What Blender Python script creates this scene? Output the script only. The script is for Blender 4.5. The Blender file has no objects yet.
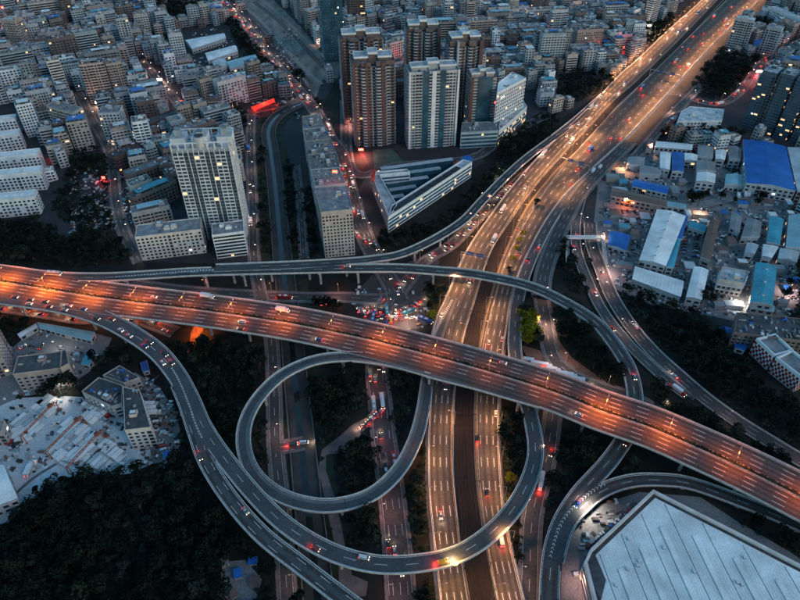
import bpy, math, random
import numpy as np
random.seed(7); np.random.seed(7)
SC = bpy.context.scene; COL = SC.collection
# ------------------------------------------------------------------ camera, sky, sun, exposure
CAMH, TH, FPX = 300.0, math.radians(41.0), 628.0
cd = bpy.data.cameras.new('camera'); cam = bpy.data.objects.new('camera', cd); COL.objects.link(cam)
cam.location = (0, 0, CAMH); cam.rotation_euler = (math.pi/2-TH, 0, 0)
cd.sensor_width = 36; cd.lens = 36*FPX/800; cd.clip_start = 1; cd.clip_end = 6000
SC.camera = cam
W = bpy.data.worlds.new('World'); SC.world = W; W.use_nodes = True
nt = W.node_tree; bg = nt.nodes['Background']; sky = nt.nodes.new('ShaderNodeTexSky')
sky.sky_type = 'NISHITA'; sky.sun_disc = False
SUN_EL, SUN_AZ = math.radians(4), math.radians(130)
sky.sun_elevation = SUN_EL; sky.sun_rotation = SUN_AZ; sky.ozone_density = 3.0; sky.dust_density = 0.3; sky.air_density = 1.0
tint = nt.nodes.new('ShaderNodeMix'); tint.data_type = 'RGBA'; tint.blend_type = 'MULTIPLY'; tint.inputs[0].default_value = 1; tint.inputs[7].default_value = (.98, 1.07, .94, 1)
nt.links.new(sky.outputs[0], tint.inputs[6]); nt.links.new(tint.outputs[2], bg.inputs[0]); bg.inputs[1].default_value = 0.12
sd = bpy.data.lights.new('sun', 'SUN'); sd.energy = 0.16; sd.angle = math.radians(20); sd.color = (1, .82, .74)
so = bpy.data.objects.new('sun', sd); COL.objects.link(so)
so.rotation_euler = (math.radians(58), 0, math.radians(50)); so.location = (200, -200, 500)
SC.view_settings.view_transform = 'Standard'; SC.view_settings.look = 'None'
SC.view_settings.exposure = 2.2; SC.view_settings.gamma = 1
SC.render.engine = 'CYCLES'; SC.cycles.use_denoising = True
SC.cycles.max_bounces = 4; SC.cycles.diffuse_bounces = 2; SC.cycles.glossy_bounces = 2
SC.cycles.use_light_tree = True; SC.cycles.sample_clamp_indirect = 3; SC.cycles.sample_clamp_direct = 30

# ------------------------------------------------------------------ mapping between the survey points and the ground
Fv = np.array([0, math.cos(TH), -math.sin(TH)]); Uv = np.array([0, math.sin(TH), math.cos(TH)])
def G(x, y, z=0.0):
    d = Fv+np.array([1., 0, 0])*(x-400)/FPX+Uv*(300-y)/FPX
    t = (z-CAMH)/d[2]
    return np.array([d[0]*t, d[1]*t, z])
def P(p):
    q = np.array(p, float)-np.array([0, 0, CAMH]); f = q@Fv
    return 400+FPX*q[0]/f, 300-FPX*(q@Uv)/f, f
def where(p):
    x, y, _ = P(p)
    return '%g%% across and %g%% down the photo' % (round(x/8*2)/2, round(y/6*2)/2)
# ------------------------------------------------------------------ materials
MATS = {}
def mat(name, col, rough=.8, var=.25, scale=.15, metal=0, emit=None, es=0, rnd=0, spec=.3, col2=None, detail=6, bump=0, stretch=None):
    if name in MATS: return MATS[name]
    m = bpy.data.materials.new(name); m.use_nodes = True; n = m.node_tree.nodes; l = m.node_tree.links
    b = n['Principled BSDF']; b.inputs['Roughness'].default_value = rough; b.inputs['Metallic'].default_value = metal
    b.inputs['Specular IOR Level'].default_value = spec
    tc = n.new('ShaderNodeNewGeometry'); nz = n.new('ShaderNodeTexNoise'); nz.inputs['Scale'].default_value = scale; nz.inputs['Detail'].default_value = detail
    if stretch:
        mp = n.new('ShaderNodeMapping'); mp.inputs['Scale'].default_value = stretch; l.new(tc.outputs['Position'], mp.inputs[0]); l.new(mp.outputs[0], nz.inputs['Vector'])
    else: l.new(tc.outputs['Position'], nz.inputs['Vector'])
    cr = n.new('ShaderNodeValToRGB'); l.new(nz.outputs[0], cr.inputs[0])
    c2 = col2 or col
    cr.color_ramp.elements[0].position = .32; cr.color_ramp.elements[1].position = .68
    cr.color_ramp.elements[0].color = (*[c*(1-var) for c in col], 1); cr.color_ramp.elements[1].color = (*[min(1, c*(1+var)) for c in c2], 1)
    out = cr.outputs[0]
    if rnd:
        oi = n.new('ShaderNodeObjectInfo'); hs = n.new('ShaderNodeHueSaturation'); mr = n.new('ShaderNodeMapRange')
        mr.inputs[3].default_value = 1-rnd; mr.inputs[4].default_value = 1+rnd
        l.new(oi.outputs['Random'], mr.inputs[0]); l.new(mr.outputs[0], hs.inputs['Value']); l.new(out, hs.inputs['Color']); out = hs.outputs[0]
    l.new(out, b.inputs['Base Color'])
    if bump:
        bp = n.new('ShaderNodeBump'); bp.inputs['Strength'].default_value = bump; l.new(nz.outputs[0], bp.inputs['Height']); l.new(bp.outputs[0], b.inputs['Normal'])
    if emit:
        b.inputs['Emission Color'].default_value = (*emit, 1); b.inputs['Emission Strength'].default_value = es
    MATS[name] = m; return m
WALLC = {'white': (.60, .62, .64), 'pale grey': (.38, .39, .41), 'cream': (.47, .43, .40), 'tan': (.30, .25, .225), 'grey': (.24, .25, .26),
         'pinkish': (.34, .27, .25), 'brick brown': (.135, .10, .095), 'beige': (.38, .335, .31), 'dull brown': (.17, .135, .12), 'bluish grey': (.26, .31, .34)}
for k, c in WALLC.items(): mat('wall '+k, c, var=.16, scale=.25, rnd=.12, detail=4, stretch=(1, 1, .3))
ROOFC = {'pale grey': (.40, .42, .43), 'mid grey': (.19, .20, .21), 'dark grey': (.07, .07, .075), 'dusty': (.20, .185, .17)}
for k, c in ROOFC.items(): mat('roof '+k, c, var=.35, scale=.18, rnd=.2)
SHEETC = {'blue': (.02, .13, .42), 'teal': (.06, .32, .42), 'white': (.70, .71, .70), 'pale': (.42, .47, .49), 'grey': (.24, .25, .26), 'rust': (.16, .10, .08), 'pale teal': (.26, .45, .50)}
def sheetmat(k):
    nm = 'sheet '+k
    if nm in MATS: return MATS[nm]
    m = mat(nm, SHEETC[k], rough=.5, var=.22, scale=.07, rnd=.08, detail=9)
    n = m.node_tree.nodes; l = m.node_tree.links; b = n['Principled BSDF']
    src = b.inputs['Base Color'].links[0].from_socket
    n2 = n.new('ShaderNodeTexNoise'); n2.inputs['Scale'].default_value = 1.1; n2.inputs['Detail'].default_value = 5
    g = n.new('ShaderNodeNewGeometry'); l.new(g.outputs['Position'], n2.inputs['Vector'])
    mr = n.new('ShaderNodeMapRange'); mr.inputs[1].default_value = .3; mr.inputs[2].default_value = .7; mr.inputs[3].default_value = .86 if k in ('white', 'pale') else .72; mr.inputs[4].default_value = 1.08
    mx = n.new('ShaderNodeMix'); mx.data_type = 'RGBA'; mx.blend_type = 'MULTIPLY'; mx.inputs[0].default_value = 1
    l.new(n2.outputs[0], mr.inputs[0]); l.new(src, mx.inputs[6]); l.new(mr.outputs[0], mx.inputs[7]); l.new(mx.outputs[2], b.inputs['Base Color'])
    return m
for k in SHEETC: sheetmat(k)
M_GLASS = mat('window glass', (.018, .024, .03), rough=.25, var=.5, scale=.5, spec=.6)
M_BLUEG = mat('blue glass', (.03, .085, .12), rough=.15, var=.4, scale=.12, spec=.8)
M_LITW = mat('lit window warm', (.5, .4, .3), emit=(1, .55, .25), es=.35)
M_LITC = mat('lit window cool', (.5, .5, .5), emit=(.8, .9, 1), es=.3)
M_FRAME = mat('white trim', (.6, .62, .64), var=.12)
M_CONC = mat('concrete', (.30, .29, .28), var=.25, scale=.3)
M_PARA = mat('parapet concrete', (.44, .43, .42), var=.2, scale=.4)
M_DARK = mat('dark metal', (.03, .03, .035), rough=.5)
M_WALK = mat('worn pavement', (.13, .12, .12), var=.3, scale=.3)
M_STEEL = mat('galvanised steel', (.35, .36, .37), rough=.4, metal=.6)
M_LINE = mat('road paint white', (.50, .50, .49), var=.4, scale=.8)
M_LINEY = mat('road paint yellow', (.40, .25, .07), var=.4, scale=.8)
M_RED = mat('red brown brick', (.11, .06, .055), var=.3, scale=.4)
M_REDP = mat('dark red panel', (.24, .02, .02), var=.3)
M_ORANGE = mat('orange crane steel', (.34, .08, .03), var=.2)
M_GRASS = mat('verge', (.018, .025, .013), var=.5, scale=.12, detail=8)
M_SOIL = mat('bare soil', (.16, .085, .055), var=.35, scale=.15, detail=8)
def asphalt(name, c, lo=.75):
    m = mat(name, c, rough=.75, var=.18, scale=.06, detail=10)
    n = m.node_tree.nodes; l = m.node_tree.links; b = n['Principled BSDF']; src = b.inputs['Base Color'].links[0].from_socket
    g = n.new('ShaderNodeNewGeometry'); n2 = n.new('ShaderNodeTexNoise'); n2.inputs['Scale'].default_value = .9; n2.inputs['Detail'].default_value = 6
    l.new(g.outputs['Position'], n2.inputs['Vector'])
    mr = n.new('ShaderNodeMapRange'); mr.inputs[1].default_value = .3; mr.inputs[2].default_value = .7; mr.inputs[3].default_value = lo; mr.inputs[4].default_value = 1.2
    mx = n.new('ShaderNodeMix'); mx.data_type = 'RGBA'; mx.blend_type = 'MULTIPLY'; mx.inputs[0].default_value = 1
    l.new(n2.outputs[0], mr.inputs[0]); l.new(src, mx.inputs[6]); l.new(mr.outputs[0], mx.inputs[7]); l.new(mx.outputs[2], b.inputs['Base Color'])
    return m
M_ASPH = asphalt('asphalt', (.075, .068, .062)); M_ASPHD = asphalt('dark asphalt', (.062, .066, .07)); M_STREET = asphalt('street surface', (.055, .053, .054))
M_YARD = asphalt('yard concrete', (.17, .175, .18), .7); M_YARDL = asphalt('pale yard concrete', (.46, .50, .52), .8); M_CITYG = asphalt('city ground', (.035, .035, .04), .5)
M_BALLAST = mat('track ballast', (.013, .010, .010), var=.4, scale=.8)
M_WATER = mat('channel water', (.015, .02, .02), rough=.12, var=.4, spec=.6)
M_GROUND = mat('earth', (.008, .010, .008), var=.5, scale=.03, detail=12, col2=(.014, .013, .010))
LEAF = [mat('leaves %d' % i, c, rough=.9, var=.5, scale=.35, rnd=.35, spec=.05) for i, c in enumerate([(.006, .011, .009), (.011, .018, .012), (.022, .030, .024), (.13, .125, .012)])]  # last tone has amber lamplight painted into the leaf colour
M_BARK = mat('bark', (.05, .04, .03))
def emis(name, c, s):
    return mat(name, tuple(min(1, x*.6+.1) for x in c), emit=c, es=s)
M_LSOD = emis('sodium lamp', (1, .30, .06), 7); M_LWHITE = emis('white lamp', (1, .70, .50), 7)
M_HEAD = emis('headlight glow', (1, .80, .55), 2.6); M_TAIL = emis('tail light glow', (1, .04, .02), 1.6)
M_NEONR = emis('red neon', (1, .03, .015), 3.2); M_NEONW = emis('shop light', (1, .75, .6), 4); M_AMB = emis('amber flasher', (1, .5, .05), 14)
# ------------------------------------------------------------------ mesh builder
class MB:
    def __init__(s): s.v = []; s.f = []; s.m = []; s.ms = []
    def mi(s, m):
        if m not in s.ms: s.ms.append(m)
        return s.ms.index(m)
    def face(s, pts, m):
        n = len(s.v); s.v.extend(tuple(map(float, p)) for p in pts); s.f.append(tuple(range(n, n+len(pts)))); s.m.append(s.mi(m))
    def prism(s, poly, z0, z1, m, mt=None, bottom=False):
        n = len(s.v); k = len(poly)
        z0s = z0 if hasattr(z0, '__len__') else [z0]*k; z1s = z1 if hasattr(z1, '__len__') else [z1]*k
        for p, z in zip(poly, z0s): s.v.append((float(p[0]), float(p[1]), float(z)))
        for p, z in zip(poly, z1s): s.v.append((float(p[0]), float(p[1]), float(z)))
        i = s.mi(m); it = s.mi(mt or m)
        for a in range(k):
            b = (a+1) % k; s.f.append((n+a, n+b, n+k+b, n+k+a)); s.m.append(i)
        s.f.append(tuple(n+k+a for a in range(k))); s.m.append(it)
        if bottom: s.f.append(tuple(n+k-1-a for a in range(k))); s.m.append(i)
    def box(s, c, size, m, rot=0, mt=None, z0=None):
        hx, hy = size[0]/2, size[1]/2; ca, sa = math.cos(rot), math.sin(rot)
        poly = [(c[0]+x*ca-y*sa, c[1]+x*sa+y*ca) for x, y in ((-hx, -hy), (hx, -hy), (hx, hy), (-hx, hy))]
        zb = c[2] if z0 is None else z0
        s.prism(poly, zb, zb+size[2], m, mt, True)
    def cyl(s, c, r, h, m, n=8, r2=None):
        r2 = r if r2 is None else r2; b = len(s.v); i = s.mi(m)
        for k in range(n):
            a = 2*math.pi*k/n; s.v.append((c[0]+r*math.cos(a), c[1]+r*math.sin(a), c[2]))
        for k in range(n):
            a = 2*math.pi*k/n; s.v.append((c[0]+r2*math.cos(a), c[1]+r2*math.sin(a), c[2]+h))
        for k in range(n):
            j = (k+1) % n; s.f.append((b+k, b+j, b+n+j, b+n+k)); s.m.append(i)
        s.f.append(tuple(b+n+k for k in range(n))); s.m.append(i)
    def bar(s, a, b, r, m):
        a = np.array(a, float); b = np.array(b, float); d = b-a; d /= np.linalg.norm(d)
        u = np.cross(d, (0, 0, 1)); u = u/np.linalg.norm(u) if np.linalg.norm(u) > 1e-3 else np.array([1., 0, 0]); w = np.cross(d, u)
        n = len(s.v); i = s.mi(m)
        for p in (a, b):
            for e, g in ((-1, -1), (1, -1), (1, 1), (-1, 1)): s.v.append(tuple(p+u*e*r+w*g*r))
        for k in range(4):
            j = (k+1) % 4; s.f.append((n+k, n+j, n+4+j, n+4+k)); s.m.append(i)
        s.f.append((n, n+3, n+2, n+1)); s.m.append(i); s.f.append((n+4, n+5, n+6, n+7)); s.m.append(i)
    def mesh(s, name, origin=(0, 0, 0)):
        me = bpy.data.meshes.new(name)
        o = np.array(origin, float)
        v = (np.array(s.v)-o) if s.v else np.zeros((0, 3))
        me.from_pydata(v.tolist(), [], s.f)
        for m in s.ms: me.materials.append(m)
        me.polygons.foreach_set('material_index', s.m); me.update(); return me
    def build(s, name, parent=None, origin=(0, 0, 0)):
        """vertices are in world coordinates; origin is where the object (or its parent thing) stands"""
        ob = bpy.data.objects.new(name, s.mesh(name, origin)); COL.objects.link(ob)
        if parent is not None: ob.parent = parent
        else: ob.location = origin
        return ob
USED = {}
def tag(o, label=None, cat=None, group=None, kind=None):
    if label:
        k = label; i = 2
        USED[k] = USED.get(k, 0)+1
        o['label'] = label
    if cat: o['category'] = cat
    if group: o['group'] = group
    if kind: o['kind'] = kind
    return o
def thing(name, label, cat, loc, group=None):
    o = bpy.data.objects.new(name, None); COL.objects.link(o); o.location = tuple(map(float, loc)); o.empty_display_size = .5
    return tag(o, label, cat, group)
# ------------------------------------------------------------------ occupancy raster (2 m cells)
GX0, GY0, NX, NY = -1100, 0, 1100, 800
OCC = np.zeros((NY, NX), np.uint8)      # 1 road 2 building 4 paved 8 wood 16 city
cx_ = GX0+2*np.arange(NX)+1; cy_ = GY0+2*np.arange(NY)+1
def mark_poly(poly, bit):
    poly = np.array([p[:2] for p in poly], float)
    x0, y0 = poly.min(0); x1, y1 = poly.max(0)
    i0, i1 = max(0, int((x0-GX0)//2)), min(NX, int((x1-GX0)//2)+2); j0, j1 = max(0, int((y0-GY0)//2)), min(NY, int((y1-GY0)//2)+2)
    if i0 >= i1 or j0 >= j1: return
    X, Y = np.meshgrid(cx_[i0:i1], cy_[j0:j1]); ins = np.zeros(X.shape, bool); n = len(poly)
    for a in range(n):
        xa, ya = poly[a]; xb, yb = poly[(a+1) % n]
        if ya == yb: continue
        c = ((ya > Y) != (yb > Y)) & (X < (xb-xa)*(Y-ya)/(yb-ya)+xa); ins ^= c
    OCC[j0:j1, i0:i1][ins] |= bit
def mark_disc(x, y, r, bit):
    i0, i1 = max(0, int((x-r-GX0)//2)), min(NX, int((x+r-GX0)//2)+2); j0, j1 = max(0, int((y-r-GY0)//2)), min(NY, int((y+r-GY0)//2)+2)
    if i0 >= i1 or j0 >= j1: return
    X, Y = np.meshgrid(cx_[i0:i1], cy_[j0:j1]); OCC[j0:j1, i0:i1][(X-x)**2+(Y-y)**2 < r*r] |= bit
def occ(x, y):
    i = int((x-GX0)//2); j = int((y-GY0)//2)
    return int(OCC[j, i]) if 0 <= i < NX and 0 <= j < NY else 255
# ------------------------------------------------------------------ curves
def catmull(P0, step=4.0):
    P0 = np.array(P0, float); out = []
    Q = np.vstack([2*P0[0]-P0[1], P0, 2*P0[-1]-P0[-2]])
    for i in range(1, len(Q)-2):
        a, b, c, d = Q[i-1], Q[i], Q[i+1], Q[i+2]; n = max(2, int(np.linalg.norm(c-b)/step))
        for k in range(n):
            t = k/n; out.append(.5*((2*b)+(-a+c)*t+(2*a-5*b+4*c-d)*t*t+(-a+3*b-3*c+d)*t**3))
    out.append(Q[-2]); return np.array(out)
def px(pts, z=0):
    """list of (x,y[,z]) survey points -> world; a missing z is interpolated"""
    zs = [p[2] if len(p) > 2 else None for p in pts]
    ki = [i for i, q in enumerate(zs) if q is not None]
    if not ki: zz = [z]*len(pts)
    else: zz = np.interp(range(len(pts)), ki, [zs[i] for i in ki])
    return [G(p[0], p[1], h) for p, h in zip(pts, zz)]
def resample(C, step=4.0):
    d = np.r_[0, np.cumsum(np.linalg.norm(np.diff(C, axis=0), axis=1))]; n = max(2, int(d[-1]/step)+1); s = np.linspace(0, d[-1], n)
    return np.column_stack([np.interp(s, d, C[:, k]) for k in range(3)])
def normals(C):
    T = np.gradient(C[:, :2], axis=0); T /= np.linalg.norm(T, axis=1)[:, None]+1e-9
    return T, np.column_stack([-T[:, 1], T[:, 0]])
RIBS = []
class Rib:
    """a road strip: centreline C, half width w, left/right edges"""
    def __init__(s, C=None, w=None, L=None, R=None):
        if C is not None:
            s.C = resample(catmull(C)); n = len(s.C)
            s.w = np.interp(np.linspace(0, 1, n), np.linspace(0, 1, len(w)), w)/2 if hasattr(w, '__len__') else np.full(n, w/2)
        else:
            L = catmull(L); R = catmull(R); n = max(len(L), len(R))
            def rs(A):
                d = np.r_[0, np.cumsum(np.linalg.norm(np.diff(A, axis=0), axis=1))]; q = np.linspace(0, d[-1], n)
                return np.column_stack([np.interp(q, d, A[:, k]) for k in range(3)])
            L, R = rs(L), rs(R); s.C = (L+R)/2; s.w = np.linalg.norm((L-R)[:, :2], axis=1)/2
        s.T, s.N = normals(s.C)
        s.d = np.r_[0, np.cumsum(np.linalg.norm(np.diff(s.C, axis=0), axis=1))]; s.len = s.d[-1]
        RIBS.append(s)
        for c, w in zip(s.C, s.w): mark_disc(c[0], c[1], w+1.5, 1)
    def at(s, d, off=0.0, dz=0):
        i = min(max(np.searchsorted(s.d, d)-1, 0), len(s.d)-2); t = (d-s.d[i])/(s.d[i+1]-s.d[i]+1e-9)
        c = s.C[i]*(1-t)+s.C[i+1]*t; n = s.N[i]*(1-t)+s.N[i+1]*t; T = s.T[i]*(1-t)+s.T[i+1]*t
        return np.array([c[0]+n[0]*off, c[1]+n[1]*off, c[2]+dz]), math.atan2(T[1], T[0]), s.w[i]*(1-t)+s.w[i+1]*t
    def near(s, p, margin=0, dz=1.6):
        q = np.linalg.norm(s.C[:, :2]-np.array(p[:2]), axis=1); i = int(q.argmin())
        if q[i] < 12 and 0 < i < len(s.C)-1 or q[i] < 3:
            lat = abs((np.array(p[:2])-s.C[i, :2])@s.N[i]); return lat < s.w[i]+margin and abs(p[2]-s.C[i, 2]) < dz
        return False
    def strip(s, mb, o0, o1, dz, m, i0=0, i1=None, rel=False):
        i1 = len(s.C)-1 if i1 is None else i1
        a = lambda i, o: (s.C[i, 0]+s.N[i, 0]*(o*s.w[i] if rel else o), s.C[i, 1]+s.N[i, 1]*(o*s.w[i] if rel else o), s.C[i, 2]+dz)
        for i in range(i0, i1): mb.face([a(i, o0), a(i+1, o0), a(i+1, o1), a(i, o1)], m)
def inside_other(r, p, margin=-.6):
    return any(q is not r and q.near(p, margin) for q in RIBS)
def markings(r, name, parent, offs, kind='dash', m=None, w=.2, dash=6, gap=9, mb=None, dz=.03, skip=True):
    own = mb is None; mb = mb or MB(); m = m or M_LINE
    for o in offs:
        d = 3.0
        while d < r.len-7:
            ln = dash if kind == 'dash' else 4
            f = o if not isinstance(o, tuple) else None
            def pt(dd, side):
                c, a, ww = r.at(dd); oo = (o[0]*ww+o[1]) if isinstance(o, tuple) else o
                return r.at(dd, oo+side*w/2, dz)[0]
            mid = pt(d+ln/2, 0)
            if not skip or not inside_other(r, mid):
                mb.face([pt(d, -1), pt(d+ln, -1), pt(d+ln, 1), pt(d, 1)], m)
            d += ln+(gap if kind == 'dash' else 0)
    if own and mb.f: return mb.build(name, parent, (0, 0, 0))
def deck(r, mb, mtop, mside, th=1.4):
    n = len(r.C)
    A = [np.array([r.C[i, 0]+r.N[i, 0]*r.w[i]*k, r.C[i, 1]+r.N[i, 1]*r.w[i]*k, r.C[i, 2]+z]) for i in range(n) for k, z in ((-1, 0), (1, 0), (1, -.5), (.55, -th), (-.55, -th), (-1, -.5))]
    for i in range(n-1):
        for k in range(6):
            j = (k+1) % 6; mb.face([A[i*6+k], A[(i+1)*6+k], A[(i+1)*6+j], A[i*6+j]], mtop if k == 0 else mside)
def parapet(r, side, parent, h=1.0, t=.35, m=None, inset=0):
    mb = MB(); m = m or M_PARA
    n = len(r.C); ok = []
    for i in range(n):
        p = r.C[i]+np.array([*(r.N[i]*(r.w[i]-inset)*side), 0]); ok.append(not inside_other(r, p))
    for i in range(n-1):
        if not (ok[i] and ok[i+1]): continue
        q = []
        for j in (i, i+1):
            for o in (0, -t): q.append(r.C[j, :2]+r.N[j]*(r.w[j]-inset+o)*side)
        z0, z1 = r.C[i, 2], r.C[i+1, 2]
        a, b, c, d = q[0], q[2], q[3], q[1]
        mb.prism([a, b, c, d], [z0-.4, z1-.4, z1-.4, z0-.4], [z0+h, z1+h, z1+h, z0+h], m)
    if mb.f: mb.build('parapet', parent, (0, 0, 0))
def pillars(r, parent, every=28, start=12, minz=4.5, wide=None):
    d = start
    while d < r.len-6:
        c, a, w = r.at(d); d += every
        if c[2] < minz: continue
        k = 1 if w < 7.5 else 2
        for o in ([0] if k == 1 else [-w*.5, w*.5]):
            p, _, _ = r.at(d-every, o)
            if any(q is not r and q.near((p[0], p[1], q.C[int(np.linalg.norm(q.C[:, :2]-p[:2], axis=1).argmin()), 2]), .6) and q.C[int(np.linalg.norm(q.C[:, :2]-p[:2], axis=1).argmin()), 2] < c[2]-2 for q in RIBS): continue
            mb = MB(); mb.cyl((p[0], p[1], -.2), .95, c[2]-2.4, M_CONC, 12)
            mb.box((p[0], p[1], 0), (1.9, w*(1.5 if k == 1 else .8), 1.3), M_CONC, a, z0=c[2]-2.6)
            mb.build('pillar', parent, (0, 0, 0))
def flat_road(name, r, m, label=None, base=True):
    mb = MB()
    r.strip(mb, -1, 1, 0, m, rel=True)
    o = mb.build(name)
    if base:  # retaining sides down to the ground
        mb2 = MB()
        for s in (-1, 1):
            for i in range(len(r.C)-1):
                a = r.C[i, :2]+r.N[i]*r.w[i]*s; b = r.C[i+1, :2]+r.N[i+1]*r.w[i+1]*s
                mb2.face([(*a, r.C[i, 2]-.01), (*b, r.C[i+1, 2]-.01), (*(b+r.N[i+1]*s*max(.3, r.C[i+1, 2]*.5)), -.1), (*(a+r.N[i]*s*max(.3, r.C[i, 2]*.5)), -.1)], M_CONC if r.C[i, 2] > 1.2 else M_GRASS)
        mb2.build('retaining_wall', o)
    tag(o, label or 'road surface', None, None, 'structure'); return o
import re
_WD = re.compile(r"[A-Za-z0-9][A-Za-z0-9'-]*")
LABQ = []
def LAB(o, desc, kind, p): LABQ.append((o, desc, kind, np.array([p[0], p[1]], float)))
LM = [('ribbed white tower', (208, 225)), ('white slab row', (20, 185)), ('blue glass tower', (337, 62)), ('twin brick towers', (372, 150)), ('blue-striped tower', (434, 152)),
 ('white-roofed curved office', (515, 135)), ('triangular mall', (420, 205)), ('long cluttered terrace', (335, 230)), ('red neon canopy', (262, 104)), ('graded earth strip', (290, 45)), ('blue-roofed block', (138, 115)), ('blazing red sign', (97, 92)),
 ('white metal sheds', (222, 60)), ('cobalt factory roof', (765, 168)), ('teal square roof', (775, 230)), ('tall teal roof', (763, 285)), ('chequered building', (775, 365)), ('footbridge', (585, 240)), ('grey-roofed long shed', (660, 240)), ('dark slab towers', (760, 130)),
 ('grid-fronted office', (700, 128)), ('orange-lit trees', (530, 330)), ('busy junction', (390, 300)), ('hairpin loop', (340, 357)), ('foot of the loop', (335, 510)), ('orange-lit earth bank', (195, 335)), ('ramp fork', (205, 430)), ('gantry crane yard', (85, 430)), ('white-roofed warehouse', (652, 495)),
 ('dazzling yard lamp', (586, 511)), ('canal bend', (275, 118)), ('expressway loop end', (440, 330)), ('lower ramp crossing', (480, 545)), ('winding dirt track', (345, 440)), ('steep-roofed factory', (40, 385)), ('cream office', (170, 262)), ('far expressway bend', (700, 20)), ('sign gantry', (662, 74)),
 ('grey dormitory', (138, 445)), ('earth strip end', (250, 5)), ('blue ramp pillar', (560, 310)), ('viaduct railway span', (470, 365)), ('viaduct far end', (790, 490)), ('viaduct start', (20, 290)), ('old town hill', (60, 20)), ('old town lane', (115, 150)), ('market quarter', (450, 30)), ('park edge', (690, 62)), ('junk yard', (235, 580)), ('hill track', (680, 330)), ('hill top', (740, 420)), ('wood edge', (120, 475)), ('wood centre', (90, 540)), ('wood foot', (190, 580)), ('roof terrace quarter', (560, 50)), ('school yard', (90, 185)), ('hospital lane', (60, 120)), ('station approach', (620, 60)), ('eastern slope', (600, 420)), ('ramp merge', (575, 480)), ('lower expressway', (470, 590)), ('lower verge', (510, 460)), ('riverside path', (300, 240)), ('tower court', (460, 60)), ('old mill lane', (150, 40)), ('upper terrace', (380, 5)), ('northern rooftops', (600, 10))]
# only landmarks one can find in the picture
LM = [l for l in LM if l[0] not in ('hospital lane', 'station approach', 'old mill lane', 'school yard', 'market quarter', 'upper terrace')]
ONES = 'first second third fourth fifth sixth seventh eighth ninth tenth eleventh twelfth thirteenth fourteenth fifteenth sixteenth seventeenth eighteenth nineteenth'.split()
def ordinal(n):
    if n < 20: return ONES[n-1]
    t, u = divmod(n, 10); w = 'twenty thirty forty fifty sixty seventy eighty ninety hundred'.split()[min(t, 10)-2]
    return (w[:-1]+'ieth' if w.endswith('y') else w+'th') if u == 0 else w+'-'+ONES[u-1]
def finish_labels():
    short = lambda s: s if len(_WD.findall(s)) <= 16 else s.replace(' out from the ', ' from ').replace(' and ', ' ').replace(' the ', ' ')
    lp = np.array([G(*p)[:2] for _, p in LM]); rows = {}
    for o, desc, kind, p in LABQ:
        q = np.linalg.norm(lp-p, axis=1); i = int(q.argmin()); rows.setdefault((kind, i), []).append((q[i], o, desc))
    for (kind, i), v in rows.items():
        v.sort(key=lambda t: t[0])
        for k, (_, o, desc) in enumerate(v): o['label'] = short('%s, %s out from the %s' % (desc, ordinal(k+1), LM[i][0]))
# ================================================================== GROUND AND ROADS
mb = MB()
mb.face([(-4000, -1500, 0), (4000, -1500, 0), (4000, 5000, 0), (-4000, 5000, 0)], M_GROUND)
tag(mb.build('ground'), kind='structure')
PZ = [0.02]
def patch(name, poly, m, bit=4):
    w = [G(*p) for p in poly]; PZ[0] += .01; z = PZ[0]
    mb = MB(); mb.face([(p[0], p[1], z) for p in w], m); tag(mb.build(name), kind='structure'); mark_poly(w, bit); return w
# built-up ground
patch('city_ground', [(-120, -14), (330, -14), (340, 75), (318, 110), (345, 175), (368, 250), (300, 262), (228, 264), (130, 262), (118, 230), (60, 238), (-60, 235), (-160, 200)], M_CITYG, 16)
patch('city_ground', [(345, -14), (700, -14), (640, 60), (590, 100), (540, 132), (500, 130), (470, 155), (410, 165), (372, 172), (345, 130), (338, 80)], M_CITYG, 16)
patch('city_ground', [(560, 172), (585, 140), (652, 112), (700, 70), (748, 14), (765, -14), (930, -14), (960, 330), (800, 345), (735, 340), (700, 310), (640, 300), (612, 286), (590, 240)], M_CITYG, 16)
patch('earthwork_strip', [(238, -12), (262, -12), (300, 26), (322, 54), (346, 66), (338, 78), (322, 80), (316, 98), (300, 76), (275, 45), (250, 16)], mat('graded earth', (.17, .155, .14), var=.45, scale=.09, detail=14, stretch=(1, .3, 1)))
for k_, pts_ in enumerate(([(246, 8), (262, 22), (285, 48), (308, 72), (322, 84)], [(254, 2), (275, 18), (300, 42), (318, 62), (330, 72)], [(262, 0), (290, 24), (312, 46), (330, 62)], [(250, 14), (272, 38), (292, 62), (312, 84)])):
    r_ = catmull(np.array(px(pts_, 0))); T_, N_ = normals(r_); mb = MB(); w_ = [2.2, 3.5, 1.6, 2.6][k_]
    for i in range(len(r_)-1): mb.face([(*(r_[j, :2]+N_[j]*s*w_), .09) for j, s in ((i, -1), (i+1, -1), (i+1, 1), (i, 1))], mat('haul track %d' % (k_ % 2), [(.24, .22, .20), (.09, .08, .07)][k_ % 2], var=.3, scale=.3))
    tag(mb.build('haul_track'), kind='structure')
patch('works_yard', [(600, 165), (640, 150), (700, 158), (790, 196), (800, 300), (780, 330), (720, 318), (652, 305), (610, 287), (592, 240)], M_YARD)
patch('container_yard', [(-40, 418), (20, 398), (60, 396), (100, 398), (125, 420), (150, 448), (156, 462), (130, 474), (85, 476), (60, 478), (30, 500), (-10, 535), (-60, 560)], M_YARDL)
patch('factory_yard', [(10, 350), (38, 326), (90, 332), (112, 338), (106, 352), (92, 370), (66, 388), (18, 398), (-30, 420), (-60, 360)], M_YARD)
patch('car_park', [(135, 372), (160, 388), (176, 412), (182, 440), (170, 470), (152, 462), (146, 425), (128, 385)], M_YARD)
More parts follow.
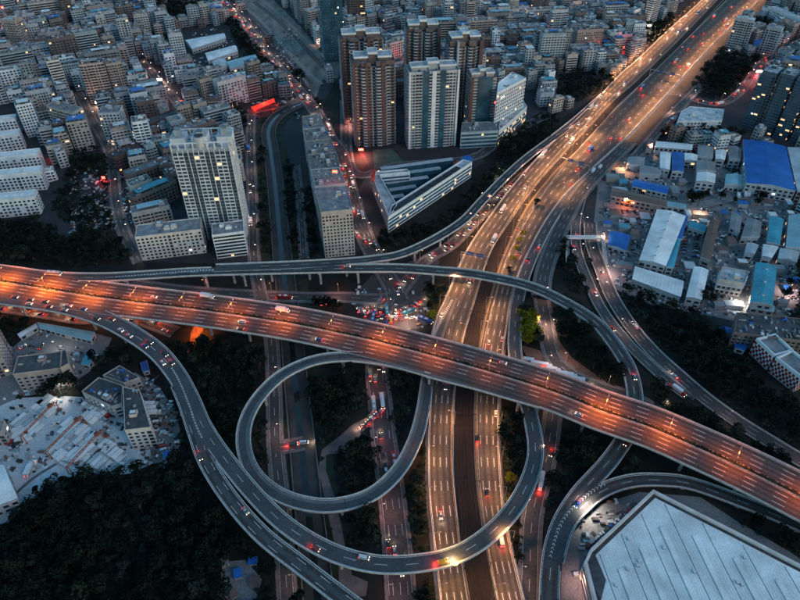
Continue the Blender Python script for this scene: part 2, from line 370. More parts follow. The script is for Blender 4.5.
patch('warehouse_apron', [(560, 605), (562, 565), (574, 530), (600, 505), (640, 492), (700, 497), (735, 520), (790, 552), (860, 600), (860, 640), (560, 640)], M_YARD)
patch('plaza', [(345, 215), (372, 165), (475, 152), (485, 162), (440, 190), (395, 226), (368, 240)], M_CITYG, 0)
patch('slip_lanes', [(600, 160), (620, 143), (672, 90), (716, 42), (760, -4), (770, 0), (724, 46), (692, 86), (668, 110), (640, 138), (615, 168)], M_STREET)
patch('plaza', [(372, 275), (430, 255), (440, 262), (425, 290), (432, 322), (405, 335), (365, 322), (350, 300)], M_STREET)
patch('bare_soil', [(430, 285), (446, 285), (436, 322), (424, 318)], M_GRASS, 0)
patch('bare_soil', [(520, 345), (545, 352), (552, 362), (530, 362)], M_SOIL)
patch('bare_soil', [(552, 305), (558, 340), (572, 358), (610, 385), (640, 405), (600, 392), (566, 368), (548, 345)], M_SOIL)
patch('bare_soil', [(196, 322), (204, 325), (203, 331), (198, 336), (197, 342), (192, 347), (188, 354), (185, 350), (190, 340), (191, 333)], M_SOIL)
patch('dirt_track', [(352, 425), (378, 412), (384, 418), (362, 432), (352, 452), (326, 455), (326, 470), (337, 505), (345, 545), (352, 575), (368, 582), (366, 596), (340, 600), (338, 560), (326, 505), (318, 470), (322, 450), (340, 436)], mat('pale dirt', (.17, .12, .11), var=.3, scale=.15))
patch('parking_court', [(84, 172), (104, 178), (104, 192), (90, 200), (74, 198)], M_CITYG)

ROADS = {}
def street(key, pts, w, m=M_STREET, z=.35, lines=(0,), name='street', label=None):
    PZ.append(0); z = z+.012*len(PZ)
    r = Rib(px(pts, z), w); ROADS[key] = r; o = flat_road(name, r, m); k = MB()
    markings(r, '', None, lines, 'dash', mb=k); 
    for s in (-1, 1): markings(r, '', None, [(s, -s*.5)], 'solid', mb=k, w=.18)
    if k.f: k.build('road_marking', o)
    mb = MB()
    for s in (-1, 1):
        for i in range(len(r.C)-1):
            q = []
            for j in (i, i+1):
                for off in (0, 1.6): q.append(r.C[j, :2]+r.N[j]*(r.w[j]+off)*s)
            if inside_other(r, (*q[1], r.C[i, 2])): continue
            mb.prism([q[0], q[2], q[3], q[1]], -.05, z+.12, M_WALK)
    if mb.f: mb.build('kerb', o)
    return r
# main expressway, two carriageways and the railway between
ZE = 3.0
L1 = [(441, 612), (437, 575), (430, 512), (428, 480), (428, 440), (430, 400), (432, 355), (435, 325), (447, 297), (462, 262), (475, 240), (495, 212), (511, 191), (537.5, 161), (563, 136), (592, 108), (620, 77), (638, 61.5), (670, 31.5), (700, 6), (718, -12)]
R1_ = [(472, 612), (463, 560), (457, 512), (453, 470), (452.5, 430), (454, 395), (459, 360), (465, 330), (475, 297), (490, 250), (510, 217), (537, 180), (566, 147), (588, 124), (611, 99), (641, 73.5), (680.5, 34.5), (711, 1.5), (726, -14)]
ML = Rib(L=px(L1, ZE), R=px(R1_, ZE)); ROADS['ML'] = ML
L2 = [(499, 612), (487, 550), (480, 510), (476, 475), (474.5, 440), (475, 400), (478, 360), (484, 325), (496, 280), (504, 257), (525, 212), (545, 185), (558, 170), (581, 149), (607, 120), (641, 87), (666, 61.5), (690, 39), (725, 4.5), (742, -12)]
R2_ = [(527, 612), (512, 550), (504, 510), (501, 475), (499, 440), (499, 400), (502, 360), (506, 330), (515, 280), (540, 227), (562, 195), (582, 175), (600, 158), (618, 142), (632, 129), (671, 87), (715, 39), (748, 8), (768, -12)]
MR = Rib(L=px(L2, ZE), R=px(R2_, ZE)); ROADS['MR'] = MR
RL = Rib(C=px([(484, 612), (475.5, 560), (470, 512), (466.5, 475), (465.5, 440), (466, 400), (470, 360), (476, 330), (485, 298), (498, 257), (517, 222), (542.5, 183), (570, 149.5), (596, 122), (615.5, 100.5), (645, 74), (683, 37), (716, 2.5), (734, -16)], ZE-.6), w=13.5)
for r, nm in ((ML, 'expressway_road'), (MR, 'expressway_road')):
    o = flat_road(nm, r, M_ASPH); k = MB()
    for s in (-1, 1):
        markings(r, '', None, [(s, -s*1.0)], 'solid', mb=k, w=.25, m=M_LINEY if s == (1 if r is MR else -1) else M_LINE, skip=False)
    for f in (-.5, 0, .5): markings(r, '', None, [(f, 0)], 'dash', mb=k, w=.3, skip=False)
    k.build('road_marking', o)
    g = MB()
    for s in (-1, 1):
        for i in range(len(r.C)-1):
            q = []
            for j in (i, i+1):
                for off in (-.45, -.15): q.append(r.C[j, :2]+r.N[j]*(r.w[j]+off)*s)
            if inside_other(r, (*(r.C[i, :2]+r.N[i]*(r.w[i]+.5)*s), ZE)): continue
            g.prism([q[0], q[2], q[3], q[1]], r.C[i, 2]-.1, r.C[i, 2]+.95, M_PARA)
    g.build('crash_barrier', o)
# verge between carriageways
mb = MB(); n = min(len(ML.C), len(MR.C))
for f in (0,):
    A = resample(np.array([ML.at(d, -ML.at(d)[2])[0] for d in np.linspace(0, ML.len, 150)])); 
for i in range(149):
    fa, fb = i/149, (i+1)/149
    q = []
    for ff in (fa, fb):
        a = ML.at(ff*ML.len); b = MR.at(ff*MR.len); q.append((a[0], b[0]))
    mb.face([(q[0][0][0], q[0][0][1], 2.2), (q[1][0][0], q[1][0][1], 2.2), (q[1][1][0], q[1][1][1], 2.2), (q[0][1][0], q[0][1][1], 2.2)], M_GRASS)
tag(mb.build('median_verge'), kind='structure')
mb = MB(); RL.strip(mb, -1, 1, 0, M_BALLAST, rel=True); rail = tag(mb.build('railway_track'), kind='structure')
M_RAIL = mat('rusty rail', (.045, .03, .026), rough=.7)
k = MB()
for o in (-4.6, -3.1, -.75, .75, 3.1, 4.6):
    for i in range(len(RL.C)-1):
        q = []
        for j in (i, i+1):
            for e in (-.09, .09): q.append(RL.C[j, :2]+RL.N[j]*(o+e))
        k.prism([q[0], q[2], q[3], q[1]], ZE-.62, ZE-.35, M_RAIL)
k.build('rail', rail)
k = MB()
for s in (-1, 1):
    for i in range(len(RL.C)-1):
        q = []
        for j in (i, i+1):
            for e in (0, .35): q.append(RL.C[j, :2]+RL.N[j]*(RL.w[j]+e)*s)
        k.prism([q[0], q[2], q[3], q[1]], 1.5, ZE+.25, M_CONC)
k.build('retaining_wall', rail)
# overhead line masts of the railway
for i, d in enumerate(np.arange(20, RL.len*.6, 45)):
    p, a, w = RL.at(d); t = thing('catenary_mast', None, 'mast', p, 'portal masts along the railway'); LAB(t, 'grey portal mast over the tracks', 'mast', p)
    k = MB(); e1 = RL.at(d, 6.2)[0]; e2 = RL.at(d, -6.2)[0]
    k.bar(e1, e1+[0, 0, 7], .13, M_DARK); k.build('post', t, p); k = MB(); k.bar(e2, e2+[0, 0, 7], .13, M_DARK); k.build('post', t, p)
    k = MB(); k.bar(e1+[0, 0, 6.6], e2+[0, 0, 6.6], .12, M_DARK); k.build('crossbeam', t, p)

# ground streets
street('LV1', [(252, 108), (251, 122), (250.5, 150), (252.5, 200), (254, 257), (262, 300), (271, 337), (274, 390), (275, 440), (278, 475), (281, 500), (285, 560), (288, 610)], 7)
street('LV3', [(214, -10), (226, 5), (250, 30), (262, 50), (282, 72), (300, 92), (318, 115), (330, 138), (341, 155), (350, 192), (363, 232), (376, 258), (392, 285), (398, 300)], 12.5, lines=(-3.5, 0, 3.5))
street('LV3b', [(391, 296), (379, 320), (377, 372), (380, 400), (384, 440), (391, 490), (397, 545), (402, 610)], 12, lines=(-3.5, 0, 3.5))
street('FR', [(400, 292), (424, 262), (452, 244), (482, 214), (512, 187), (535, 165), (552, 150)], 8)
street('X1', [(130, 284), (200, 292), (300, 297), (345, 297), (372, 299), (398, 297)], 9)
street('UV', [(-40, 305), (10, 308), (50, 314), (85, 319), (112, 316), (140, 320), (175, 332)], 8)
street('LV0', [(140, 60), (152, 73), (175, 100), (192, 121), (215, 118), (250, 112), (285, 104), (305, 98)], 9)
street('LV00', [(78, 92), (92, 119), (106, 143), (113, 170), (116, 200), (124, 232), (140, 262)], 8)
street('SV', [(540, 290), (547, 330), (553, 357), (575, 377), (600, 388), (640, 402), (700, 440)], 9, name='service_road')
street('SV2', [(553, 357), (556, 390), (552, 420), (547, 457), (535, 502), (531, 532), (530, 570), (528, 612)], 8.5, name='service_road')
street('TOW', [(345, 100), (352, 170), (400, 165), (470, 158), (500, 140), (520, 128), (548, 115)], 9)
street('Cch', [(296, 165), (300, 200), (304, 258)], 5, name='service_road')
street('YD', [(604, 205), (660, 209), (700, 205), (745, 196), (800, 200)], 9, name='service_road', m=M_YARD)
street('YD2', [(-30, 545), (20, 500), (40, 482), (60, 470)], 9, name='service_road', m=M_YARDL)
street('TR', [(652, 88), (680, 95), (715, 104), (740, 92), (765, 60), (800, 40)], 8)
street('BC', [(275, 448), (300, 444), (304, 443)], 7, name='service_road')
R6b = Rib(px([(590, 222, .6), (592, 245), (602, 272), (612, 297), (630, 325), (652, 351), (677, 374), (706, 399), (738, 422), (775, 445), (805, 463), (870, 500, .6)]), 10.5)
R6a = Rib(px([(612, 152, 1.2), (598, 168), (586, 187), (577, 215), (576, 245), (583, 270), (600, 307), (622, 337), (645, 361), (670, 383), (693, 400, .7)]), 8)
for r in (R6a, R6b):
    o = flat_road('service_road', r, M_STREET if r is R6b else M_ASPHD); k = MB()
    markings(r, '', None, (0,) if r is R6a else (-1.8, 1.8), mb=k)
    for s in (-1, 1): markings(r, '', None, [(s, -s*.6)], 'solid', mb=k)
    k.build('road_marking', o)
    for s in (-1, 1): parapet(r, s, o, .8)
ROADS['R6a'] = R6a; ROADS['R6b'] = R6b
# lower strip road east of the expressway (tunnel approach)
street('ES', [(541, 296), (544, 272), (554, 243), (564, 221), (577, 197), (592, 179), (610, 161), (630, 141)], 11, z=ZE-.5, lines=(-1.8, 1.8))
for q in ([(612, 162), (625, 148), (645, 124), (662, 106), (680, 88)],):
    street('EP', [(p[0]+22, p[1]-4) for p in q], 7.5, z=2.2)
# channel
CH = Rib(px([(312, 100), (296, 106), (278, 116), (269, 130), (271, 150), (275, 180), (279, 220), (283, 262), (290, 320), (296, 380), (302, 440), (308, 500), (316, 570), (320, 612)], .06), 15)
mb = MB(); CH.strip(mb, -1, 1, 0, mat('channel bed', (.045, .043, .042), var=.3, scale=.1, detail=9), rel=True); ch = tag(mb.build('canal'), kind='structure')
mb = MB(); CH.strip(mb, -2.2, 1.2, .03, M_WATER); mb.build('water', ch)
for s in (-1, 1): parapet(CH, s, ch, 1.4, .6, m=M_WALK)
mb = MB(); CH.strip(mb, 7.6, 16, -.02, M_GRASS); CH.strip(mb, -16, -7.6, -.02, M_GRASS); tag(mb.build('canal_bank'), kind='structure')

# ------------------------------------------------------------------ elevated roads
ZV = 15.0
VC = [(-90, 270), (0, 281), (100, 297), (200, 309.5), (260, 318), (305, 325.5), (360, 337), (400, 346.5), (475, 367), (550, 390), (600, 409.5), (650, 426.5), (700, 448), (750, 471), (800, 496), (880, 536)]
EL = {}
V = Rib(px(VC, ZV), 31.5)
R1 = Rib(px([(-70, 262, 15.04), (0, 269.5), (50, 276), (100, 277.5), (150, 275), (200, 272), (300, 269.5), (350, 268.5, 14), (400, 268.5), (437, 271), (475, 274.5, 12), (525, 285), (560, 300), (595, 322), (617, 348.5), (630, 372, 7.6), (635, 403), (629, 430), (613, 456, 5), (596, 476, 4.2), (578, 496, 4), (563, 520), (554, 545, 4), (550, 575), (549, 612, 3)]), 9.6)
R1b = Rib(px([(215, 268, 14.9), (300, 264.5, 14.6), (350, 261.5), (375, 259), (402, 254), (434, 239.5), (463, 221), (482, 201), (502, 180.5), (515, 168), (529, 156), (545, 144, 5), (562, 131), (582, 114.5, 3.1), (604, 94.5, 3.05)]), 8.2)
R3 = Rib(px([(-70, 290, 15.06), (0, 298), (60, 306.5), (100, 317.5), (130, 332.5), (158, 352.5), (178, 377), (192, 403), (203, 427), (222, 455), (251, 491, 13.5), (283, 523), (322, 548), (362, 562), (400, 565, 12), (447, 558), (481, 541), (511, 512, 10.5), (529, 480), (535.5, 450, 8.5), (530, 415), (521, 385, 6.5), (515, 352), (515, 330, 4.5), (517, 305), (523, 280, 3.1), (534, 252), (550, 222), (566, 199, 3.05)]), [12.5]*5+[12, 11, 9.6]+[9]*13)
R3b = Rib(px([(178, 385, 14.0), (187, 407, 13.85), (196, 434, 13.6), (207, 463, 13.3), (231, 500), (262, 535), (300, 565), (348, 602), (390, 632, 11)]), 8.6)
R2 = Rib(px([(540, 403, 14.97), (500, 391.5, 14.95), (470, 383), (440, 375.5), (405, 365.5), (370, 358.8), (343, 357, 14), (313, 361), (283, 374.5), (260, 396), (246, 421, 12.3), (244, 448), (254, 474), (277, 494), (308, 504.5, 10), (340, 505), (373, 494), (399, 470), (415, 440, 7), (423, 410), (427, 383, 4.5), (433, 352), (441, 325), (452, 297, 3.04)]), 8.2)
R5 = Rib(px([(556, 560, 4.04), (566, 527), (582, 507), (604, 490, 4.3), (632, 481), (660, 480), (690, 483.5, 5), (740, 501), (800, 525.5), (870, 560, 6)]), 8)
def ov(key, r, label, lanes, top=M_ASPHD, solid=True, pil=True, ph=1.0):
    mid = r.at(r.len*.45)[0]
    t = thing('elevated_road', label, 'overpass', (mid[0], mid[1], 0)); EL[key] = t
    o3 = (mid[0], mid[1], 0)
    def moved(fn, *a):
        n0 = set(bpy.data.objects); fn(*a)
        for ob in set(bpy.data.objects)-n0:
            ob.parent = t; ob.matrix_parent_inverse.identity(); ob.location = (-o3[0], -o3[1], 0)
    mb = MB(); deck(r, mb, top, M_PARA); mb.build('deck', t, o3)
    for s in (-1, 1): moved(parapet, r, s, None, ph)
    if pil: moved(pillars, r, None)
    k = MB()
    markings(r, '', None, lanes, mb=k, w=.25)
    if solid:
        for s in (-1, 1): markings(r, '', None, [(s, -s*.9)], 'solid', mb=k, w=.3)
    j = MB()
    for d in np.arange(14, r.len, 56):
        a = r.at(d, r.at(d)[2]-.5, .015)[0]; b = r.at(d, -r.at(d)[2]+.5, .015)[0]; c = r.at(d+.35, -r.at(d)[2]+.5, .015)[0]; e = r.at(d+.35, r.at(d)[2]-.5, .015)[0]
        if not inside_other(r, r.at(d)[0]): j.face([a, b, c, e], M_DARK)
    if j.f: j.build('expansion_joint', t, o3)
    return t, k, o3
t, k, o3 = ov('V', V, 'wide orange-lit viaduct with two carriageways crossing the whole view above the expressway', (), top=M_ASPH)
for f in (-11.6, -8.2, -4.9, 4.9, 8.2, 11.6): markings(V, '', None, [f], mb=k, w=.28)
for s in (-1, 1): markings(V, '', None, [s*1.7], 'solid', mb=k, w=.22)
k.build('road_marking', t, o3)
# median hedge and kerbs
k = MB()
for s in (-1, 1):
    for i in range(len(V.C)-1):
        q = [V.C[jj, :2]+V.N[jj]*(s*(1.0+e)) for jj in (i, i+1) for e in (0, .25)]
        k.prism([q[0], q[2], q[3], q[1]], ZV-.1, ZV+.7, M_PARA)
k.build('median_barrier', t, o3)
k = MB(); rr = random.Random(3)
for d in np.arange(2, V.len-2, .55):
    for _ in range(4):
        p = V.at(d+rr.random(), rr.uniform(-.8, .8), rr.uniform(.3, 1.3))[0]; a = rr.random()*6.28; s_ = rr.uniform(.35, .6)
        u = np.array([math.cos(a), math.sin(a), rr.uniform(-.5, .5)])*s_; v = np.array([-math.sin(a), math.cos(a), rr.uniform(-.6, .6)])*s_
        k.face([p-u-v, p+u-v, p+u+v, p-u+v], LEAF[2])
k.build('hedge', t, o3)
def fin(key, r, label, lanes, **kw):
    t, k, o3 = ov(key, r, label, lanes, **kw); return t, k, o3
def chevrons(k, r, d0, d1, off0, off1, step=2.6, m=None, w=1.1):
    """bars slanted across a painted gore between two lateral offsets"""
    d = d0
    while d < d1:
        f = (d-d0)/(d1-d0); a0 = off0[0]*(1-f)+off0[1]*f; a1 = off1[0]*(1-f)+off1[1]*f; mid = (a0+a1)/2
        for A, B in ((a0, mid), (a1, mid)):
            k.face([r.at(d, A, .05)[0], r.at(d+w, A, .05)[0], r.at(d+w+1.2, B, .05)[0], r.at(d+1.2, B, .05)[0]], m or M_LINE)
        d += step
t1, k, o3 = fin('R1', R1, 'long blue-grey ramp curving over the expressway and down under the orange viaduct', (0,))
def dnear(r, x, y, z):
    q = G(x, y, z); return float(r.d[int(np.linalg.norm(r.C[:, :2]-q[:2], axis=1).argmin())])
chevrons(k, R1, dnear(R1, 2, 270, 15), dnear(R1, 66, 276, 15), (-4.2, -4.2), (-1.6, -3.0))
chevrons(k, R1, dnear(R1, 112, 277, 15), dnear(R1, 245, 270, 14.6), (-.3, 1.0), (.9, 4.2), step=2.2)
k.build('road_marking', t1, o3)
t2, k, o3 = fin('R1b', R1b, 'two-lane ramp peeling off uphill to join the expressway', (0,)); k.build('road_marking', t2, o3)
t3, k, o3 = fin('R3', R3, 'long curving ramp sweeping under the loop and over the expressway', (0,), ph=.95)
chevrons(k, R3, dnear(R3, 172, 368, 15), dnear(R3, 208, 435, 14.5), (-.4, -3.9), (.5, -2.9), step=2.2)
k.build('road_marking', t3, o3)
t4, k, o3 = fin('R3b', R3b, 'outer ramp branch dropping away beside the dark wood', (-1.8, 1.8)); k.build('road_marking', t4, o3)
t5, k, o3 = fin('R2', R2, 'circular loop ramp winding down from the orange viaduct around a dark grove', (), top=mat('worn concrete deck', (.13, .13, .132), var=.2, scale=.1)); 
chevrons(k, R2, dnear(R2, 405, 365, 15), dnear(R2, 352, 357, 14), (3.6, 3.6), (2.2, 3.0), step=1.5, w=.7)
chevrons(k, R2, dnear(R2, 434, 348, 3.5), dnear(R2, 450, 300, 3.04), (2.5, -2), (4.5, 0), step=1.9, w=.8)
k.build('road_marking', t5, o3)
# darker wheel track lane on loop
k = MB(); R2.strip(k, -2.6, 1.2, .012, M_ASPHD, i0=0); k.build('lane_surface', t5, o3)
t6, k, o3 = fin('R5', R5, 'low ramp curving round the white-roofed warehouse', (0,))
chevrons(k, R5, dnear(R5, 556, 560, 4), dnear(R5, 606, 489, 4.3), (3.7, 3.6), (2.3, 1.8), step=2.2, w=.6)
k.build('road_marking', t6, o3)

# tyre-worn darker lanes
M_TYRE = asphalt('tyre-worn asphalt', (.045, .042, .040))
def wear(r, offs, parent, o3=(0, 0, 0), w=1.5):
    k = MB()
    for o in offs:
        for i in range(len(r.C)-1):
            if inside_other(r, r.C[i]): continue
            a, b = (o*r.w[i] if abs(o) < 1 else o), (o*r.w[i+1] if abs(o) < 1 else o)
            f = lambda j, q: (r.C[j, 0]+r.N[j, 0]*q, r.C[j, 1]+r.N[j, 1]*q, r.C[j, 2]+.012)
            k.face([f(i, a-w/2), f(i+1, b-w/2), f(i+1, b+w/2), f(i, a+w/2)], M_TYRE)
    if k.f: k.build('tyre_worn_lane', parent, o3)
for key, r, offs in (('V', V, (-13.2, -10, -6.6, -3.4, 3.4, 6.6, 10, 13.2)), ('R1', R1, (-2, 2)), ('R1b', R1b, (-1.9, 1.9)), ('R3b', R3b, (-2, 2)), ('R5', R5, (-1.9, 1.9))):
    wear(r, offs, EL[key], tuple(EL[key].location))
for nm, r in (('a', ML), ('b', MR)): wear(r, (-.74, -.25, .25, .74), [o for o in bpy.data.objects if o.name.startswith('expressway_road')][0 if r is ML else 1])
WOODS = [  # polygon, spacing m, kind words
 ([(-120, 640), (-80, 540), (0, 525), (28, 498), (58, 480), (90, 474), (150, 470), (158, 466), (178, 455), (196, 470), (215, 500), (250, 545), (290, 585), (330, 625), (340, 680), (-120, 700)], 5.4),
 ([(150, 372), (120, 345), (108, 335), (120, 328), (150, 350), (175, 385), (186, 430), (188, 452), (176, 452), (182, 430), (172, 400)], 6),
 ([(-60, 228), (40, 222), (60, 236), (100, 238), (130, 240), (134, 262), (60, 268), (0, 262), (-60, 256)], 6),
 ([(76, 160), (110, 150), (112, 185), (104, 205), (120, 230), (100, 236), (60, 222), (56, 200), (70, 178)], 7),
 ([(-60, 300), (0, 306), (60, 318), (110, 335), (70, 330), (30, 330), (0, 345), (-60, 345)], 7),
 ([(195, 330), (262, 338), (266, 365), (250, 395), (240, 430), (240, 460), (230, 455), (210, 425), (196, 390), (170, 350), (160, 330)], 6),
 ([(256, 400), (270, 390), (270, 470), (258, 460), (252, 430)], 7),
 ([(310, 372), (350, 362), (372, 366), (374, 395), (355, 412), (330, 440), (320, 470), (322, 490), (312, 490), (306, 440), (308, 400)], 6),
 ([(340, 445), (376, 405), (380, 430), (385, 480), (393, 520), (396, 550), (350, 548), (342, 510), (336, 480)], 6),
 ([(398, 480), (424, 440), (428, 480), (432, 520), (436, 550), (402, 556), (396, 520)], 6),
 ([(396, 378), (414, 382), (408, 410), (398, 450), (390, 450), (386, 400)], 6.5),
 ([(402, 578), (440, 572), (442, 620), (406, 620)], 6.5),
 ([(300, 570), (340, 545), (345, 575), (342, 610), (330, 600)], 7),
 ([(290, 510), (330, 520), (335, 545), (300, 530)], 7.5),
 ([(502, 400), (522, 412), (530, 445), (522, 480), (508, 505), (502, 470)], 6),
 ([(512, 530), (526, 515), (526, 600), (520, 590)], 6.5),
 ([(562, 412), (605, 435), (622, 440), (600, 460), (575, 480), (552, 505), (545, 520), (538, 505), (552, 465)], 5.6),
 ([(612, 445), (650, 462), (700, 480), (720, 490), (660, 474), (625, 474)], 6.5),
 ([(735, 500), (780, 518), (830, 545), (880, 575), (880, 590), (800, 556), (740, 525)], 6.5),
 ([(652, 392), (690, 405), (720, 425), (760, 448), (800, 466), (800, 480), (740, 450), (690, 425), (645, 405)], 6.5),
 ([(560, 300), (590, 318), (612, 345), (625, 378), (625, 396), (600, 380), (578, 368), (560, 345), (552, 318)], 5.8),
 ([(512, 292), (530, 295), (536, 300), (544, 335), (545, 345), (524, 345), (524, 320)], 5.8),
 ([(612, 288), (660, 300), (700, 320), (725, 345), (760, 388), (800, 410), (870, 440), (870, 480), (800, 455), (750, 425), (700, 388), (670, 358), (640, 325), (622, 305)], 6.2),
 ([(590, 255), (596, 290), (590, 300), (570, 290), (560, 270), (555, 250), (572, 228), (578, 240)], 6.5),
 ([(420, 278), (446, 284), (440, 305), (432, 322), (418, 318), (414, 300)], 6),
 ([(370, 240), (400, 240), (440, 225), (475, 190), (490, 172), (520, 150), (546, 140), (520, 162), (492, 186), (474, 208), (440, 232), (400, 248), (372, 252)], 5),
 ([(500, 138), (516, 126), (540, 122), (560, 118), (548, 138), (515, 155), (498, 160)], 6.5),
 ([(226, 25), (232, 22), (268, 62), (300, 78), (310, 98), (300, 96), (268, 72), (240, 50)], 5.5),
 ([(308, 98), (320, 102), (324, 120), (310, 114)], 6), ([(262, 118), (284, 106), (290, 100), (298, 104), (276, 112), (264, 130), (262, 150), (259, 150)], 6), ([(232, 108), (250, 112), (246, 130), (234, 125)], 6),
 ([(258, 150), (268, 150), (276, 255), (262, 255)], 9),
 ([(284, 165), (296, 165), (306, 258), (290, 258)], 7), ([(300, 190), (314, 190), (318, 258), (306, 258)], 7.5),
 ([(646, 32), (672, 16), (675, 30), (660, 45), (648, 44)], 6.5), ([(560, 75), (594, 72), (605, 90), (570, 105), (556, 100)], 8),
 ([(690, 62), (710, 50), (740, 58), (765, 60), (760, 75), (745, 88), (735, 102), (700, 98), (690, 84), (700, 72)], 6.2),
 ([(655, 128), (740, 132), (742, 138), (690, 142), (655, 137)], 6.5), ([(745, 20), (770, 24), (772, 34), (752, 34)], 7),
 ([(650, 92), (668, 74), (690, 60), (690, 72), (668, 92), (655, 100)], 7),
 ([(612, 286), (632, 286), (655, 300), (620, 298)], 7), ([(776, 320), (782, 260), (800, 262), (800, 330)], 12),
 ([(150, 5), (200, 2), (205, 18), (180, 24)], 9), ([(160, 38), (180, 42), (178, 52), (164, 50)], 8), ([(20, 5), (60, 2), (80, 6), (40, 16)], 9),
 ([(112, 340), (124, 346), (134, 368), (122, 364), (108, 362), (98, 372), (92, 370), (106, 352)], 6),
 ([(18, 396), (60, 388), (80, 375), (80, 392), (60, 398), (20, 402)], 6.5),
]
for poly_, sp_ in WOODS: mark_poly([G(*p) for p in poly_], 64)
for poly_ in ([(690, 100), (806, 84), (840, 150), (800, 152), (742, 142), (690, 142)], [(-160, 108), (16, 106), (22, 138), (44, 150), (46, 215), (50, 240), (-160, 240)], [(340, 100), (400, 100), (500, 92), (530, 96), (545, 128), (500, 142), (478, 162), (372, 176), (345, 150)], [(128, 205), (250, 205), (250, 262), (128, 262)], [(250, 104), (300, 98), (300, 262), (256, 262), (248, 130)], [(184, 30), (232, 26), (262, 60), (258, 84), (205, 84), (186, 52)]):
    mark_poly([G(*p) for p in poly_], 64)
patch('wood_clearing', [(222, 562), (246, 560), (262, 580), (256, 600), (232, 606), (220, 590)], M_YARD)
# ================================================================== BUILDINGS
def winding(poly):
    a = sum(poly[i][0]*poly[(i+1) % len(poly)][1]-poly[(i+1) % len(poly)][0]*poly[i][1] for i in range(len(poly)))
    return poly if a > 0 else poly[::-1]
def facing(a, b, h):
    """outward normal of wall a->b and whether the photograph's side of the block can see it (with a margin)"""
    d = np.array([b[0]-a[0], b[1]-a[1]]); L = np.linalg.norm(d)+1e-9; n = np.array([d[1], -d[0]])/L
    v = np.array([-(a[0]+b[0])/2, -(a[1]+b[1])/2]); v /= np.linalg.norm(v)+1e-9
    return n, L, float(n@v) > -.3
def quad_on(mb, a, d, n, s0, s1, z0, z1, off, m):
    p = lambda s, z: (a[0]+d[0]*s+n[0]*off, a[1]+d[1]*s+n[1]*off, z)
    mb.face([p(s0, z0), p(s1, z0), p(s1, z1), p(s0, z1)], m)
def box_on(mb, a, d, n, s0, s1, z0, z1, o0, o1, m):
    q = [(a[0]+d[0]*s+n[0]*o, a[1]+d[1]*s+n[1]*o) for s, o in ((s0, o1), (s1, o1), (s1, o0), (s0, o0))]
    mb.prism(winding(q), z0, z1, m, bottom=True)
def facade(mb, poly, z0, h, style, rng, wall, glass=M_GLASS, lit=.03, fl=3.0, bay=3.2, trim=M_FRAME, collect=None, balm=None):
    poly = winding(poly); nf = max(1, int((h-.6)/fl))
    for i in range(len(poly)):
        a = np.array(poly[i][:2], float); b = np.array(poly[(i+1) % len(poly)][:2], float); n, L, vis = facing(a, b, h)
        if not vis or L < 3: continue
        d = (b-a)/L; nb = max(1, int(L/bay)); bw = L/nb; stairs = {rng.randrange(nb)} if nb > 3 and style in ('grid', 'balcony') and rng.random() < .7 else ()
        st = style if (style != 'end' ) else 'grid'
        for f in range(nf):
            zb = z0+f*fl+.95; zt = zb+fl*.52
            for c in range(nb):
                s0 = c*bw+bw*.2; s1 = (c+1)*bw-bw*.2
                if st == 'rib':
                    quad_on(mb, a, d, n, c*bw+.2, (c+1)*bw-.2, z0+f*fl+.25, z0+f*fl+fl-.1, .04, M_LITW if rng.random() < lit else glass); continue
                if c in stairs:
                    quad_on(mb, a, d, n, c*bw+.5, (c+1)*bw-.5, z0+f*fl+.4, z0+f*fl+fl-.4, .035, M_DARK); continue  # flat dark strip paints the shade of a stair recess
                if st != 'band' and collect is None and rng.random() < .22: box_on(mb, a, d, n, s0, s0+.9, zb-.75, zb-.15, 0, .5, M_CONC)
                if st == 'balcony' and c % 3 != 1:
                    s0, s1 = c*bw+.15, (c+1)*bw-.15; zb2, zt2 = z0+f*fl+.3, z0+f*fl+fl-.25
                    g = M_LITW if rng.random() < lit else glass
                    quad_on(mb, a, d, n, s0, s1, zb2, zt2, .03, g)
                    box_on(mb, a, d, n, s0-.1, s1+.1, z0+f*fl+.02, z0+f*fl+1.15, .0, .95, balm or wall)
                    continue
                if st == 'band':
                    if c == 0:
                        quad_on(mb, a, d, n, .5, L-.5, zb, zt, .03, glass)
                    if rng.random() < lit: quad_on(mb, a, d, n, s0, s1, zb, zt, .06, M_LITW)
                    continue
                if rng.random() < .08 and st == 'grid': continue
                r_ = rng.random(); g = M_LITW if r_ < lit else (M_LITC if r_ < lit*1.3 else glass)
                if collect is not None: collect.append((a+d*(s0+s1)/2+n*.0, math.atan2(n[1], n[0]), s1-s0, zb, zt, g))
                else:
                    quad_on(mb, a, d, n, s0, s1, zb, zt, .03, g)
            if st in ('grid', 'band') and rng.random() < .9 and collect is None:
                box_on(mb, a, d, n, 0, L, z0+(f+1)*fl-.12, z0+(f+1)*fl+.12, 0, .16, trim if st == 'band' else wall)
            if st == 'slab': box_on(mb, a, d, n, -.2, L+.2, z0+(f+1)*fl-.25, z0+(f+1)*fl+.1, 0, .7, trim)
        if st == 'rib':
            for c in range(0, nb+1): box_on(mb, a, d, n, max(0, c*bw-.24), min(L, c*bw+.24), z0, z0+h, 0, .9 if c % 2 else .5, trim)
            for f in range(nf): 
                for c in range(nb):
                    if c % 4 in (0, 1): box_on(mb, a, d, n, c*bw+.3, (c+1)*bw-.3, z0+f*fl+.0, z0+f*fl+.8, 0, .75, trim)
    return nf
